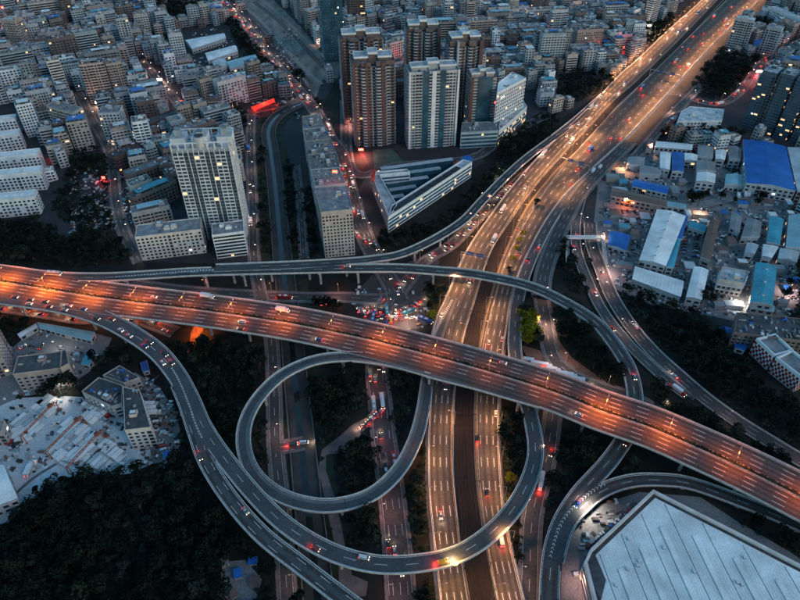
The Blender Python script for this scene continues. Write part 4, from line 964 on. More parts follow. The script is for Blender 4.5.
# ---- bottom-left factory buildings
block('factory_building', poly_at([(13, 375), (60, 369), (61.5, 352), (18, 357)], 15), 15, WM('pinkish'), RM('dark grey'), 'grid', RG, 'pinkish factory with five window rows and a dark roof above the crane yard', collect=True, bay=3.4, clutter=6, lit=.0)
block('factory_building', poly_at([(60.5, 369), (69, 364), (66, 350), (62, 351)], 18), 18, WM('pinkish'), RM('dark grey'), 'grid', RG, 'pinkish gable-end stair block joined to the dark-roofed factory', clutter=0, sheds=0)
block('factory_building', poly_at([(-50, 356), (-5, 345), (-4, 322), (-50, 328)], 27), 27, WM('pinkish'), RM('mid grey'), 'grid', RG, 'tall pinkish block at the photo edge with a bright side wall', collect=True, lit=.02)
block('factory_building', poly_at([(82, 392), (112, 407), (122, 404), (123, 386), (99, 378)], 11), 11, WM('beige'), RM('dark grey'), 'grid', RG, 'low angled block with a worn flat roof beside the crane yard', collect=True, clutter=14, sheds=1)
block('factory_building', poly_at([(103, 376), (124, 384), (140, 378), (120, 366)], 9), 9, WM('beige'), RM('dark grey'), 'grid', RG, 'low annex behind the angled block', clutter=10, sheds=0)
block('dormitory', poly_at([(125, 431), (151, 428), (140, 391), (123, 387)], 17), 17, WM('cream'), RM('dark grey'), 'grid', RG, 'cream dormitory with a long dark roof between crane yard and car park', collect=True, bay=3.0, clutter=5, lit=.0)
block('factory_building', poly_at([(-30, 436), (2, 432), (5, 421), (-30, 420)], 12), 12, WM('pinkish'), RM('mid grey'), 'grid', RG, 'pinkish block at the photo edge beside the crane yard', collect=True)
# ---- white-roofed warehouse
WP = [(652.5, 491), (590, 550), (584, 563), (606, 650), (800, 720), (920, 622), (800, 566), (732, 531)]
WH = 13; Q = poly_at(WP, WH); c = np.mean(np.array(Q), axis=0); O = (c[0], c[1], 0); mark_poly(Q, 2)
tw = thing('warehouse', 'huge warehouse with a white seamed roof and pinkish parapet beside the low curved ramp', 'building', O)
Qw = winding([tuple(q) for q in Q]); mb = MB(); mb.prism(Qw, -.2, WH-.4, WM('pinkish')); facade(mb, Qw, 0, WH, 'band', RG, WM('pinkish'), M_GLASS, .05, 4); mb.build('wall', tw, O)
mb = MB(); qi = inner(Qw, 3.2); mb.prism(qi, WH-.3, WH, sheetmat('white')); mb.build('roof', tw, O)
mb = MB(); ring(mb, Qw, WH-.5, WH+1.5, 1.3, mat('pink-white parapet', (.60, .52, .50), var=.15)); mb.build('parapet', tw, O)
mb = MB(); ring(mb, inner(Qw, 1.35), WH-.5, WH-.2, 1.9, MATS['roof dark grey']); mb.build('roof_gutter', tw, O)
mb = MB()
def inpoly(p, poly):
    r_ = False; n = len(poly)
    for i in range(n):
        a, b = poly[i], poly[(i+1) % n]
        if (a[1] > p[1]) != (b[1] > p[1]) and p[0] < (b[0]-a[0])*(p[1]-a[1])/(b[1]-a[1])+a[0]: r_ = not r_
    return r_
sa, sb = G(638.8, 508.8, WH)[:2], G(678.8, 600, WH)[:2]; sd_ = (sb-sa)/np.linalg.norm(sb-sa); sn = np.array([-sd_[1], sd_[0]])
base_ = G(638.8, 508.8, WH)[:2]
for k in range(-8, 30):
    o_ = base_+sn*k*7.0*(1 if True else 0); wide = k % 2 == 0
    run = [t_ for t_ in np.arange(-160, 200, 1.0) if inpoly(o_+sd_*t_, inner(Qw, 4))]
    if len(run) > 6:
        t0_ = run[0]+(0 if wide else 12); a, b = o_+sd_*t0_, o_+sd_*run[-1]
        if wide: mb.prism(winding([tuple(a-sn*.2), tuple(b-sn*.2), tuple(b+sn*.2), tuple(a+sn*.2)]), WH-.05, WH+.05, M_DARK)
        else:
            mb.prism(winding([tuple(a-sn*1.1), tuple(b-sn*1.1), tuple(b+sn*1.1), tuple(a+sn*1.1)]), WH, WH+.55, sheetmat('white'))
            mb.prism(winding([tuple(a-sn*1.35), tuple(b-sn*1.35), tuple(b-sn*1.12), tuple(a-sn*1.12)]), WH, WH+.12, M_STEEL)
mb.build('roof_seam', tw, O)
mb = MB()
for k in range(-40, 150):
    o_ = base_+sn*k*1.4; run = [t_ for t_ in np.arange(-160, 200, 2.0) if inpoly(o_+sd_*t_, inner(Qw, 4))]
    if len(run) > 4: mb.bar((*(o_+sd_*run[0]), WH+.02), (*(o_+sd_*run[-1]), WH+.02), .05, sheetmat('white'))
mb.build('roof_rib', tw, O)
rr = random.Random(4); nv_ = 0
while nv_ < 26:
    p = c+np.array([rr.uniform(-80, 80), rr.uniform(-80, 80)])
    if inpoly(p, inner(Qw, 8)):
        nv_ += 1; mb = MB(); mb.box((p[0], p[1], WH), (1.4, 1.4, .9), M_STEEL, math.atan2(sd_[1], sd_[0]), mt=M_FRAME); mb.build('roof_vent', tw, O)
mb = MB(); q = poly_at([(584, 557), (594, 552), (606, 580), (601, 600), (590, 580)], WH+.3); mb.prism(winding([tuple(v) for v in q]), WH+.05, WH+.35, MATS['roof dark grey']); mb.build('loading_deck', tw, O)
# lit ledge along the warehouse edge by the ramp
shed([(733, 533), (800, 568), (797, 572), (730, 537)], 8, 'rust', 'narrow rusty lean-to along the warehouse wall facing the viaduct')
# ================================================================== THE OLD TOWN: hundreds of small blocks
CR = random.Random(5)
cand = []
def zone_angle(x, y):
    q = P((x, y, 10))
    if q[0] < 330: return math.radians(28+10*math.sin(x*.006)+8*math.sin(y*.011+1))
    if q[0] < 560: return math.radians(4+8*math.sin(x*.01))
    return math.radians(36+6*math.sin(y*.01))
def try_city(x, y, w, d, a):
    ca, sa_ = math.cos(a), math.sin(a); P4 = []
    for u, v in ((-.5, -.5), (.5, -.5), (.5, .5), (-.5, .5)): P4.append((x+u*w*ca-v*d*sa_, y+u*w*sa_+v*d*ca))
    nu, nv = max(2, int(w/3)), max(2, int(d/3))
    for i in range(nu+1):
        for j in range(nv+1):
            u, v = (i/nu-.5)*1.04, (j/nv-.5)*1.04; b = occ(x+u*w*ca-v*d*sa_, y+u*w*sa_+v*d*ca)
            if not b & 16 or b & 103: return None
    return P4
seen_ = []
for zi, a0 in enumerate([math.radians(30), math.radians(24), math.radians(36), math.radians(8), math.radians(40)]):
    rngx = [(-1000, -380), (-380, -230), (-230, 0), (-60, 330), (300, 1000)][zi]
    ca, sa_ = math.cos(a0), math.sin(a0); v = -200
    while v < 1900:
        dpt = CR.uniform(10, 14); u = -1500; alley = CR.uniform(2.2, 4.5) if CR.random() < .72 else CR.uniform(7, 11)
        while u < 1800:
            big = CR.random(); w = CR.uniform(10, 19) if big < .8 else CR.uniform(22, 42); x = u*ca-v*sa_+w/2*ca; y = u*sa_+v*ca+w/2*sa_
            if rngx[0] <= x < rngx[1] and 250 < y < 1250:
                Q = try_city(x, y, w, dpt, a0+CR.uniform(-.05, .05))
                if Q is not None:
                    e = P((x, y, 10))
                    if -40 < e[0] < 840 and e[1] > -14:
                        for (qx, qy) in ((x, y),): mark_poly(Q, 32)
                        if zi == 4 and y < 560: hgt = CR.uniform(8, 16)
                        else: hgt = CR.choice([4, 5, 6, 7, 7, 8, 8, 9, 10] if zi < 3 else [4, 5, 5, 6, 6, 7, 8])*3.0+CR.uniform(0, 1) if CR.random() < .9 else CR.uniform(28, 44)
                        if zi in (0, 1, 2) and e[1] > 150: hgt = min(hgt, 18)
                        cand.append((hgt*w/e[2]**2 if 0 < e[0] < 800 and e[1] > 2 else 0, Q, hgt, x, y, w, dpt))
            u += w+(CR.uniform(.8, 3) if CR.random() < .86 else CR.uniform(7, 14))
        v += dpt+alley
for _ in range(26000):      # infill of the gaps with small houses
    x, y = CR.uniform(-1000, 1000), CR.uniform(300, 1250)
    if not occ(x, y) & 16 or occ(x, y) & 103: continue
    w, dpt = CR.uniform(7, 14), CR.uniform(7, 11); Q = try_city(x, y, w, dpt, math.radians(CR.choice([30, 24, 36, 10])))
    if Q is None: continue
    e = P((x, y, 8))
    if -40 < e[0] < 840 and e[1] > -14:
        mark_poly(Q, 32); hgt = CR.choice([3, 4, 4, 5, 6, 7])*3.0+CR.uniform(0, 1)
        cand.append((hgt*w/e[2]**2 if 0 < e[0] < 800 and e[1] > 2 else 0, Q, hgt, x, y, w, dpt))
cand.sort(key=lambda c: -c[0])
WN = ['white', 'pale grey', 'pale grey', 'cream', 'tan', 'grey', 'grey', 'pinkish', 'brick brown', 'beige', 'dull brown', 'dull brown', 'bluish grey', 'bluish grey']
RN = ['pale grey', 'mid grey', 'mid grey', 'dark grey', 'dusty', 'dark grey']
FLW = {2: 'two', 3: 'three', 4: 'four', 5: 'five', 6: 'six', 7: 'seven', 8: 'eight', 9: 'nine', 10: 'ten', 11: 'eleven', 12: 'twelve', 13: 'thirteen', 14: 'fourteen'}
nind = 0; rest = MB()
for sc_, Q, hgt, x, y, w, dpt in cand:
    wn = CR.choice(WN); rn = CR.choice(RN); st = CR.choice(['grid', 'grid', 'band', 'balcony', 'balcony', 'slab']); nf = int((hgt-.6)/3)
    sheet = CR.choice([None]*8+['teal', 'blue', 'white', 'pale teal', 'grey'])
    if nind < 265 and sc_ > 0:
        nind += 1
        block('apartment_block', Q, hgt, WM(wn), RM(rn), st, CR, None, 'building', 'blocks of flats packed round the town', '%s %s-storey block%s' % (wn, FLW.get(nf, 'tall'), ', %s shelter' % sheet if sheet else ''), 'block', clutter=CR.randint(9, 20), sheds=1 if w < 20 else 2, sheet=sheet, lit=.004, bay=CR.choice([2.6, 3.1, 3.6]))
    else:
        Qw = winding(Q); rest.prism(Qw, -.2, hgt, WM(wn), RM(rn)); facade(rest, Qw, 0, hgt, st, CR, WM(wn), M_GLASS, .004, 3, 3.4)
        ring(rest, Qw, hgt, hgt+.9, .4, WM(wn)); small_clutter(rest, Qw, hgt, CR, CR.randint(3, 7), 0)
        p = rand_in(Qw, CR, 3); rest.box((p[0], p[1], hgt), (4, 4, 2.7), WM(wn), 0, mt=RM(rn))
        if sheet: q = inner(Qw, 2.5); rest.prism(q, hgt+2, hgt+2.3, MATS['sheet '+sheet])
ob = rest.build('distant_housing'); tag(ob, 'countless far-off blocks of flats filling the top of the photo', 'housing', None, 'stuff')
print('city', len(cand), nind)
# ================================================================== TREES
TR = random.Random(21)
def tree_mesh(seed, leafm, H=9.0, R=4.2, nl=9, per=34):
    rg = random.Random(seed); tr = MB(); tr.cyl((0, 0, -.3), .28, H*.5, M_BARK, 7, .16)
    cr = MB(); lobes = []
    for k in range(nl):
        a = rg.random()*6.28; r = R*.62*math.sqrt(rg.random()); z = H*rg.uniform(.48, .86); lobes.append((r*math.cos(a), r*math.sin(a), z, R*rg.uniform(.32, .55)))
        tr.bar((0, 0, H*.32), (r*math.cos(a)*.8, r*math.sin(a)*.8, z), .09, M_BARK)
    for (lx, ly, lz, lr) in lobes:
        for _ in range(per):
            th = rg.random()*6.28; ph = math.acos(rg.uniform(-.45, 1)); rr = lr*rg.uniform(.75, 1.08)
            n = np.array([math.sin(ph)*math.cos(th), math.sin(ph)*math.sin(th), math.cos(ph)]); p = np.array([lx, ly, lz])+n*rr*np.array([1, 1, .8])
            n2 = n+np.array([rg.uniform(-.7, .7) for _ in range(3)]); n2 /= np.linalg.norm(n2); u = np.cross(n2, (.3, .2, 1)); u /= np.linalg.norm(u); v = np.cross(n2, u); s = rg.uniform(.28, .55)
            cr.face([p-u*s-v*s*.6, p+u*s-v*s*.7, p+u*s*.8+v*s*.8, p-u*s*.7+v*s*.7], leafm)
    return tr, cr
PROTO = []
for i in range(8):
    tr, cr = tree_mesh(100+i, LEAF[i % 3], H=[8, 10, 7, 11, 9, 6.5, 12, 8][i], R=[4, 4.6, 3.4, 4.2, 5, 3, 3.6, 4.5][i]); PROTO.append((tr, cr, tr.mesh('trunk'), cr.mesh('crown')))
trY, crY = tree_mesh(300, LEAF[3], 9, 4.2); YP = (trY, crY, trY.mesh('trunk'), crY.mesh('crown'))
spots = []
grid = set()
for wi, (poly, sp) in enumerate(WOODS):
    wp = np.array([G(*p)[:2] for p in poly]); x0, y0 = wp.min(0); x1, y1 = wp.max(0); wl = [tuple(p) for p in wp]
    y = y0
    while y < y1:
        x = x0
        while x < x1:
            qx, qy = x+TR.uniform(-.45, .45)*sp, y+TR.uniform(-.45, .45)*sp
            if inpoly((qx, qy), wl) and not occ(qx, qy) & 39 and TR.random() < .96:
                key = (int(qx//3.2), int(qy//3.2))
                if key not in grid: grid.add(key); spots.append((qx, qy, wi))
            x += sp
        y += sp
LONE = [(522, 318, 1), (526, 322, 1.1), (530, 319, 1), (524, 328, 1.1), (529, 328, 1.1), (533, 325, 1), (523, 337, 1), (528, 336, 1.1), (533, 334, 1), (527, 344, 1), (532, 342, .9), (516, 252, .7), (519, 244, .7), (513, 262, .7), (523, 236, .7), (509, 275, .7), (508, 490, .7), (510, 505, .7), (517, 528, .7), (519, 560, .8), (690, 205, 1.5), (697, 207, 1.5), (692, 200, 1.4), (720, 200, 1.1), (760, 200, 1.1), (757, 206, 1.0), (763, 194, .9), (733, 205, .8), (640, 200, .8), (600, 83, 1.6), (608, 88, 1.4), (596, 90, 1.4), (705, 295, 1), (700, 304, 1.1), (712, 302, 1), (782, 300, 1.1), (790, 290, 1.2), (536, 208, .9), (318, 305, 1.1), (325, 308, 1.2), (332, 308, 1.1), (338, 310, 1)]
scored = []
for qx, qy, wi in spots:
    e = P((qx, qy, 5)); s = TR.choice([TR.uniform(.6, .9), TR.uniform(.8, 1.15), TR.uniform(1.05, 1.5)]); scored.append((s*600/e[2] if -10 < e[0] < 810 and -5 < e[1] < 610 else 0, qx, qy, s, wi))
for x, y, s in LONE:
    g = G(x, y); scored.append((50, g[0], g[1], s, -1))
scored.sort(key=lambda t: -t[0])
LAMP_YEL = [(516, 248), (520, 240), (512, 262), (524, 232), (508, 500), (512, 480), (531, 316), (520, 318), (524, 328), (518, 336), (536, 324), (530, 340), (524, 344), (528, 322), (533, 330), (526, 335), (420, 316), (426, 320), (497, 292)]  # spots where trees take the leaf colour with lamplight painted in
# things: the lone and edge trees spread over the picture; the massed woods become one object
ind = [t for t in scored if t[4] == -1]; others = [t for t in scored if t[4] >= 0]
ind += others[:270]; others = others[270:]
KW = ['dark bushy tree', 'broad dark green tree', 'small mid-green tree', 'tall dark tree', 'wide mid-green tree', 'low green tree', 'narrow tall green tree', 'round dark tree']
for _, x, y, s, wi in ind:
    k = TR.randrange(8); yl = any(abs(P((x, y, 3))[0]-a)+abs(P((x, y, 3))[1]-b) < 9 for a, b in LAMP_YEL)
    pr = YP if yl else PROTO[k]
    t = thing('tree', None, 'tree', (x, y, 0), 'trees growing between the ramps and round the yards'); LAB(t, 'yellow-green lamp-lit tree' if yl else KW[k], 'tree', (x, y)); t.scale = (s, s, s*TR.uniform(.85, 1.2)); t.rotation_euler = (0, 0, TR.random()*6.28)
    for nm, me in (('trunk', pr[2]), ('crown', pr[3])):
        ob = bpy.data.objects.new(nm, me); COL.objects.link(ob); ob.parent = t
# woods mass as one mesh, vertices by numpy
VV, FF, MM = [], [], []; nv = 0; mats = LEAF+[M_BARK]
arr = []
for tr, cr, _, _ in PROTO+[YP]:
    va = np.array(cr.v); fa = np.array(cr.f); lm = mats.index(cr.ms[0]); arr.append((va, fa, lm))
for _, x, y, s, wi in others:
    e = P((x, y, 3)); yl = any(abs(e[0]-a)+abs(e[1]-b) < 9 for a, b in LAMP_YEL)
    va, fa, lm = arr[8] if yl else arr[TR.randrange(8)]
    if e[2] > 520: fa = fa[::2]
    a = TR.random()*6.28; R_ = np.array([[math.cos(a), -math.sin(a), 0], [math.sin(a), math.cos(a), 0], [0, 0, 1]]); VV.append((va*s)@R_.T+np.array([x, y, 0])); FF.append(fa+nv); MM.append(np.full(len(fa), lm)); nv += len(va)
if VV:
    V_ = np.vstack(VV); F_ = np.vstack(FF); M_ = np.concatenate(MM); me = bpy.data.meshes.new('woods'); me.vertices.add(len(V_)); me.vertices.foreach_set('co', V_.ravel())
    me.loops.add(F_.size); me.loops.foreach_set('vertex_index', F_.ravel().astype(np.int32)); me.polygons.add(len(F_)); me.polygons.foreach_set('loop_start', np.arange(0, F_.size, 4, dtype=np.int32)); me.polygons.foreach_set('material_index', M_.astype(np.int32))
    for m in mats: me.materials.append(m)
    me.update(calc_edges=True); me.validate(); ob = bpy.data.objects.new('woods', me); COL.objects.link(ob); tag(ob, 'dense dark woods filling the slopes and gaps between roads', 'woods', None, 'stuff')
print('trees', len(ind), len(others), nv)
# undergrowth: low shrubs as one mass on open ground near roads
ug = MB(); n = 0
for wi, (poly, sp) in enumerate(WOODS):
    wl = [tuple(G(*p)[:2]) for p in poly]; wp = np.array(wl); x0, y0 = wp.min(0); x1, y1 = wp.max(0); A_ = (x1-x0)*(y1-y0)
    for _ in range(int(min(1500, A_/9))):
        qx, qy = TR.uniform(x0, x1), TR.uniform(y0, y1)
        if occ(qx, qy) & 39 or not inpoly((qx, qy), wl): continue
        for _k in range(5):
            p = np.array([qx+TR.uniform(-1, 1), qy+TR.uniform(-1, 1), TR.uniform(.2, 1.1)]); a = TR.random()*6.28; s_ = TR.uniform(.4, .9)
            u = np.array([math.cos(a), math.sin(a), TR.uniform(-.4, .4)])*s_; v = np.array([-math.sin(a), math.cos(a), TR.uniform(-.4, .4)])*s_; ug.face([p-u-v, p+u-v, p+u+v, p-u+v], LEAF[TR.choice([1, 2, 2])])
tag(ug.build('undergrowth'), 'low scrub between the trees and along the verges', 'undergrowth', None, 'stuff')
# ================================================================== LAMPS
LR = random.Random(31)
SOD = (1, .165, .012); AMB = (1, .43, .17); PINK = (1, .56, .40); WHT = (1, .84, .70); REDL = (1, .04, .03)
def light(name, parent, loc, power, colr, spot=True, size=.35, ang=150):
    ld = bpy.data.lights.new(name, 'SPOT' if spot else 'POINT'); ld.energy = power; ld.color = colr; ld.shadow_soft_size = size
    if spot: ld.spot_size = math.radians(ang); ld.spot_blend = .7
    o = bpy.data.objects.new(name, ld); COL.objects.link(o); o.location = loc; o.parent = parent; return o
def lamp_meshes(H, arms, reach, headm):
    a = MB(); a.cyl((0, 0, 0), .17, H, M_STEEL, 6, .09); b = MB(); c = MB()
    for s in arms:
        b.bar((0, 0, H-.2), (s*reach, 0, H+.5), .07, M_STEEL); c.box((s*(reach+.4), 0, H+.42), (.8, .3, .12), headm, 0); c.box((s*(reach+.4), 0, H+.54), (.9, .4, .1), M_STEEL, 0)
    return a.mesh('pole'), b.mesh('arm'), c.mesh('lamp_head')
LMESH = {}
def street_lamp(p, rot, arms, reach, H, colr, power, headm, desc, group, spots=True, cat='street lamp'):
    key = (tuple(arms), reach, H, headm.name)
    if key not in LMESH: LMESH[key] = lamp_meshes(H, arms, reach, headm)
    t = thing('street_lamp', None, cat, p, group); LAB(t, desc, 'lamp', p); t.rotation_euler = (0, 0, rot)
    for nm, me in zip(('pole', 'arm', 'lamp_head'), LMESH[key]):
        ob = bpy.data.objects.new(nm, me); COL.objects.link(ob); ob.parent = t
    if power > 0:
        for s in (arms if len(arms) == 1 else [0]): light('lamp_light', t, (s*(reach+.5), 0, H+.3), power, colr)
    return t
d = 6.0
while d < V.len-3:
    p, a, w = V.at(d); x = P(p)[0]
    k = .24+2.8*math.exp(-((x-20)/90)**2)+.7*math.exp(-((x-255)/60)**2)+.9*math.exp(-((x-395)/40)**2)+1.3*math.exp(-((x-625)/55)**2)+.5*math.exp(-((x-770)/55)**2)+.5*math.exp(-((x-130)/30)**2)
    street_lamp(p, a+math.pi/2, (-1, 1), 3.2, 9.5, SOD, 9500*k, M_LSOD, 'twin-arm sodium lamp on the viaduct median', 'sodium lamps on the viaduct'); d += 35
for key, rb, s in (('a', ML, 1), ('b', MR, -1)):
    d = 8.0
    while d < rb.len-3:
        for s2 in (s, -s):
            p, a, w = rb.at(d, (rb.at(d)[2]+.9)*s2); e = P(p); far = min(1, max(0, (e[2]-360)/320))
            if any(q is not rb and q is not RL and q.near((p[0], p[1], q.C[int(np.linalg.norm(q.C[:, :2]-p[:2], axis=1).argmin()), 2]), .5) for q in RIBS): continue
            street_lamp((p[0], p[1], 2.2), a-math.pi/2*s2, (1,), 3.4, 12.5, AMB, 3900*(1+1.0*far)*LR.uniform(.75, 1.25), M_LSOD, 'amber street lamp leaning over the expressway', 'amber lamps along the expressway')
            break
        d += 25
def lamps_along(rb, side, every, colr, power, headm, desc, group, start=8, end=None, H=9):
    d = start
    while d < (end or rb.len-3):
        p, a, w = rb.at(d, (rb.at(d)[2]+.8)*side)
        if not inside_other(rb, p, .3): street_lamp(p, a-math.pi/2*side, (1,), 1.6, H, colr, power*LR.uniform(.5, 1.5), headm, desc, group)
        d += every
lamps_along(ROADS['LV3'], 1, 40, PINK, 1100, M_LWHITE, 'single-arm lamp along the traffic-filled street', 'lamps on the town streets')
lamps_along(ROADS['LV3b'], -1, 42, (1, .36, .3), 600, M_LWHITE, 'single-arm lamp beside the sunken avenue', 'lamps on the town streets')
lamps_along(ROADS['LV1'], 1, 45, PINK, 500, M_LWHITE, 'single-arm lamp on the canal street', 'lamps on the town streets')
lamps_along(ROADS['LV0'], 1, 36, PINK, 800, M_LWHITE, 'single-arm lamp in the old town lane', 'lamps on the town streets')
lamps_along(ROADS['LV00'], 1, 40, WHT, 350, M_LWHITE, 'single-arm lamp in the lower old town lane', 'lamps on the town streets')
lamps_along(ROADS['FR'], 1, 34, (1, .35, .25), 900, M_LSOD, 'small lamp on the frontage road', 'lamps on the frontage road')
lamps_along(ROADS['SV'], 1, 34, PINK, 900, M_LWHITE, 'small lamp on the service road', 'lamps on the service roads')
lamps_along(ROADS['SV2'], -1, 36, PINK, 500, M_LWHITE, 'small lamp on the lower service road', 'lamps on the service roads')
lamps_along(ROADS['UV'], 1, 24, (1, .22, .06), 1500, M_LSOD, 'low sodium lamp beneath the viaduct start', 'lamps beneath the viaduct')
lamps_along(R6b, -1, 42, PINK, 800, M_LWHITE, 'slim lamp on the hillside road', 'lamps on the hillside road')
lamps_along(R6a, 1, 44, PINK, 300, M_LWHITE, 'slim lamp on the sunken road', 'lamps on the hillside road')
lamps_along(ROADS['TR'], 1, 40, PINK, 900, M_LWHITE, 'lamp by the park road', 'lamps on the town streets')
lamps_along(ROADS['X1'], 1, 50, (1, .3, .2), 500, M_LSOD, 'lamp under the ramps', 'lamps on the town streets')
# very bright single lamps
for x, y, pw, cl, dsc in ((590, 516, 4500, WHT, 'dazzling white flood lamp on the warehouse yard'), (538, 328, 6500, PINK, 'bright warm lamp beside the lamp-lit trees'), (409, 326, 5000, (1, .6, .45), 'bright lamp at the busy junction'), (360, 159, 6000, PINK, 'bright pink-white lamp below the twin brick towers'),
      (622, 172, 5000, AMB, 'warm yard lamp at the workshop corner'), (651, 153, 6000, PINK, 'warm lamp among the workshops'), (699, 219, 3500, WHT, 'white flood lamp over the car yard'), (669, 116, 2500, PINK, 'lamp at the brick end of the grid-fronted office'), (696, 111, 3000, WHT, 'white lamp above the grid-fronted office'),
      (85, 138, 7000, PINK, 'white lamp at the end of the slab blocks'), (322, 45, 7000, PINK, 'bright lamp under the blue glass tower'), (434, 10, 6000, PINK, 'bright white lamp far up the town'), (197, 333, 5200, (1, .2, .02), 'faint lamp on the earth bank'), (603, 243, 2500, PINK, 'lamp by the footbridge stairs'), (607, 277, 4000, (1, .55, .45), 'pink-white lamp where the hillside road bends'),
      (577, 590, 1500, (1, .5, .4), 'lamp at the warehouse loading corner'), (380, 145, 3500, PINK, 'lamp at the foot of the brick towers'), (352, 128, 5000, (1, .4, .3), 'lamp over the jammed crossing'), (377, 180, 3000, WHT, 'lamp at the mall corner'), (480, 203, 0, WHT, 'unlit lamp by the mall end'), (498, 178, 2600, WHT, 'lamp by the mall forecourt'),
      (60, 352, 900, WHT, 'lamp in the factory yard'), (62, 395, 1500, WHT, 'lamp by the crane yard gate'), (785, 295, 3500, (1, .6, .55), 'pinkish lamp in the lane by the tall teal shed'), (742, 308, 3500, WHT, 'lamp under the hillside factory'), (245, 102, 1500, REDL, 'red lamp beside the neon canopy')):
    p = G(x, y, 0); street_lamp((p[0], p[1], .1), LR.random()*3, (1,), 1.2, 9, cl, pw, M_LWHITE, dsc, 'bright single lamps')
# glowing spots in the town
def town_light(x, y, z, colr, power, sign=True, w=5, h=2.2, label='red shop sign'):
    p = G(x, y, z)
    t = thing('shop_sign', None, 'sign', p, 'glowing shop signs in the town'); LAB(t, label, 'sign', p); red = colr == REDL
    mb = MB(); mb.box((p[0], p[1]-1, p[2]), (w, .4, h), M_NEONR if red else M_NEONW, 0); mb.build('lit_panel', t, tuple(p)); mb = MB(); mb.box((p[0], p[1]-.7, p[2]-.3), (w+.5, .4, h+.6), M_DARK, 0); mb.build('frame', t, tuple(p))
    light('sign_light', t, (0, -2.5, 1), power, colr, spot=False, size=.8)
for x, y, z, cl, pw, w, lb in ((97, 90, 6, REDL, 2200, 8, 'blazing red shop sign'), (98, 103, 3, PINK, 2500, 5, 'pale pink shop sign'), (184, 102, 3, REDL, 1500, 7, 'red shop sign'), (160, 80, 3, PINK, 3500, 6, 'pink shop sign'), (104, 178, 3, REDL, 900, 3, 'small red sign'), (52, 155, 3, REDL, 600, 3, 'small red sign'), (402, 67, 4, REDL, 4000, 6, 'red shop sign'),
     (361, 150, 4, REDL, 4500, 5, 'round red sign'), (335, 172, 46, REDL, 900, 4, 'red roof sign'), (759, 72, 4, (1, .1, .15), 6000, 8, 'pink-red neon sign'), (761, 82, 3, SOD, 4500, 6, 'orange sign'), (771, 80, 4, REDL, 1500, 4, 'red sign'), (622, 48, 4, REDL, 3500, 5, 'red street sign'), (615, 60, 4, REDL, 3000, 5, 'red awning sign'),
     (547, 33, 8, REDL, 3500, 5, 'red shop sign'), (598, 52, 4, REDL, 3500, 4, 'red shop sign'), (3, 8, 44, REDL, 2500, 3, 'red roof beacon'), (634, 24, 6, WHT, 4500, 6, 'white shop sign'), (649, 26, 6, WHT, 4000, 5, 'white lit front'), (453, 12, 5, REDL, 2500, 4, 'red shop sign'), (436, 11, 6, PINK, 3000, 5, 'pink shop sign'), (345, 22, 6, PINK, 2500, 5, 'pink sign'), (310, 28, 5, WHT, 2500, 4, 'white sign'),
     (494, 103, 5, REDL, 1000, 4, 'red sign'), (626, 200, 6, SOD, 1500, 4, 'orange workshop lamp panel'), (790, 90, 4, REDL, 2500, 5, 'red sign'), (795, 70, 4, PINK, 2500, 5, 'pink sign'), (200, 75, 4, REDL, 1200, 4, 'dim red sign'), (130, 8, 6, PINK, 2000, 4, 'pale sign'), (12, 60, 6, REDL, 900, 4, 'dim red sign'), (575, 10, 6, PINK, 3000, 5, 'pale sign'), (520, 20, 6, WHT, 2500, 4, 'white sign'), (383, 130, 4, REDL, 2500, 5, 'red sign')):
    town_light(x, y, z, cl, pw, w=w, label=lb)
# red neon canopy by the canal bend
q = [G(x, y, 5)[:2] for x, y in ((251, 107.5), (274, 98.5), (275, 102), (254, 111))]; c = np.mean(q, axis=0); t = thing('neon_canopy', 'long glowing red canopy above the canal bend', 'canopy', (c[0], c[1], 0))
mb = MB(); mb.prism(winding([tuple(v) for v in q]), 5, 5.5, mat('red lit canopy', (.7, .05, .03), emit=(1, .03, .015), es=.22)); mb.build('canopy', t, (c[0], c[1], 0)); mb = MB()
for v in q: mb.cyl((v[0], v[1], 0), .2, 5, M_STEEL, 6)
mb.build('post', t, (c[0], c[1], 0))
for s in (-10, 10): light('canopy_light', t, (s, -4, 3), 700, REDL, spot=False, size=1)
# ================================================================== VEHICLES
PAINT = {'white': (.55, .56, .57), 'silver': (.32, .33, .34), 'black': (.015, .015, .018), 'dark grey': (.06, .06, .065), 'red': (.32, .02, .015), 'blue': (.02, .08, .28), 'teal': (.03, .22, .26), 'yellow': (.5, .30, .03)}
def paint(k): return mat('paint '+k, PAINT[k], rough=.3, var=.06, spec=.6)
CARM = {}
def loft(mb, secs, m):
    """secs: (z, x0, x1, half width)"""
    n = len(mb.v); i = mb.mi(m)
    for z, x0, x1, w in secs:
        c = .22*(x1-x0)/4
        for x, y in ((x0+c, -w), (x1-c, -w), (x1, -w*.7), (x1, w*.7), (x1-c, w), (x0+c, w), (x0, w*.7), (x0, -w*.7)): mb.v.append((x, y, z))
    for s in range(len(secs)-1):
        for k in range(8):
            j = (k+1) % 8; mb.f.append((n+s*8+k, n+s*8+j, n+(s+1)*8+j, n+(s+1)*8+k)); mb.m.append(i)
    mb.f.append(tuple(n+(len(secs)-1)*8+k for k in range(8))); mb.m.append(i)
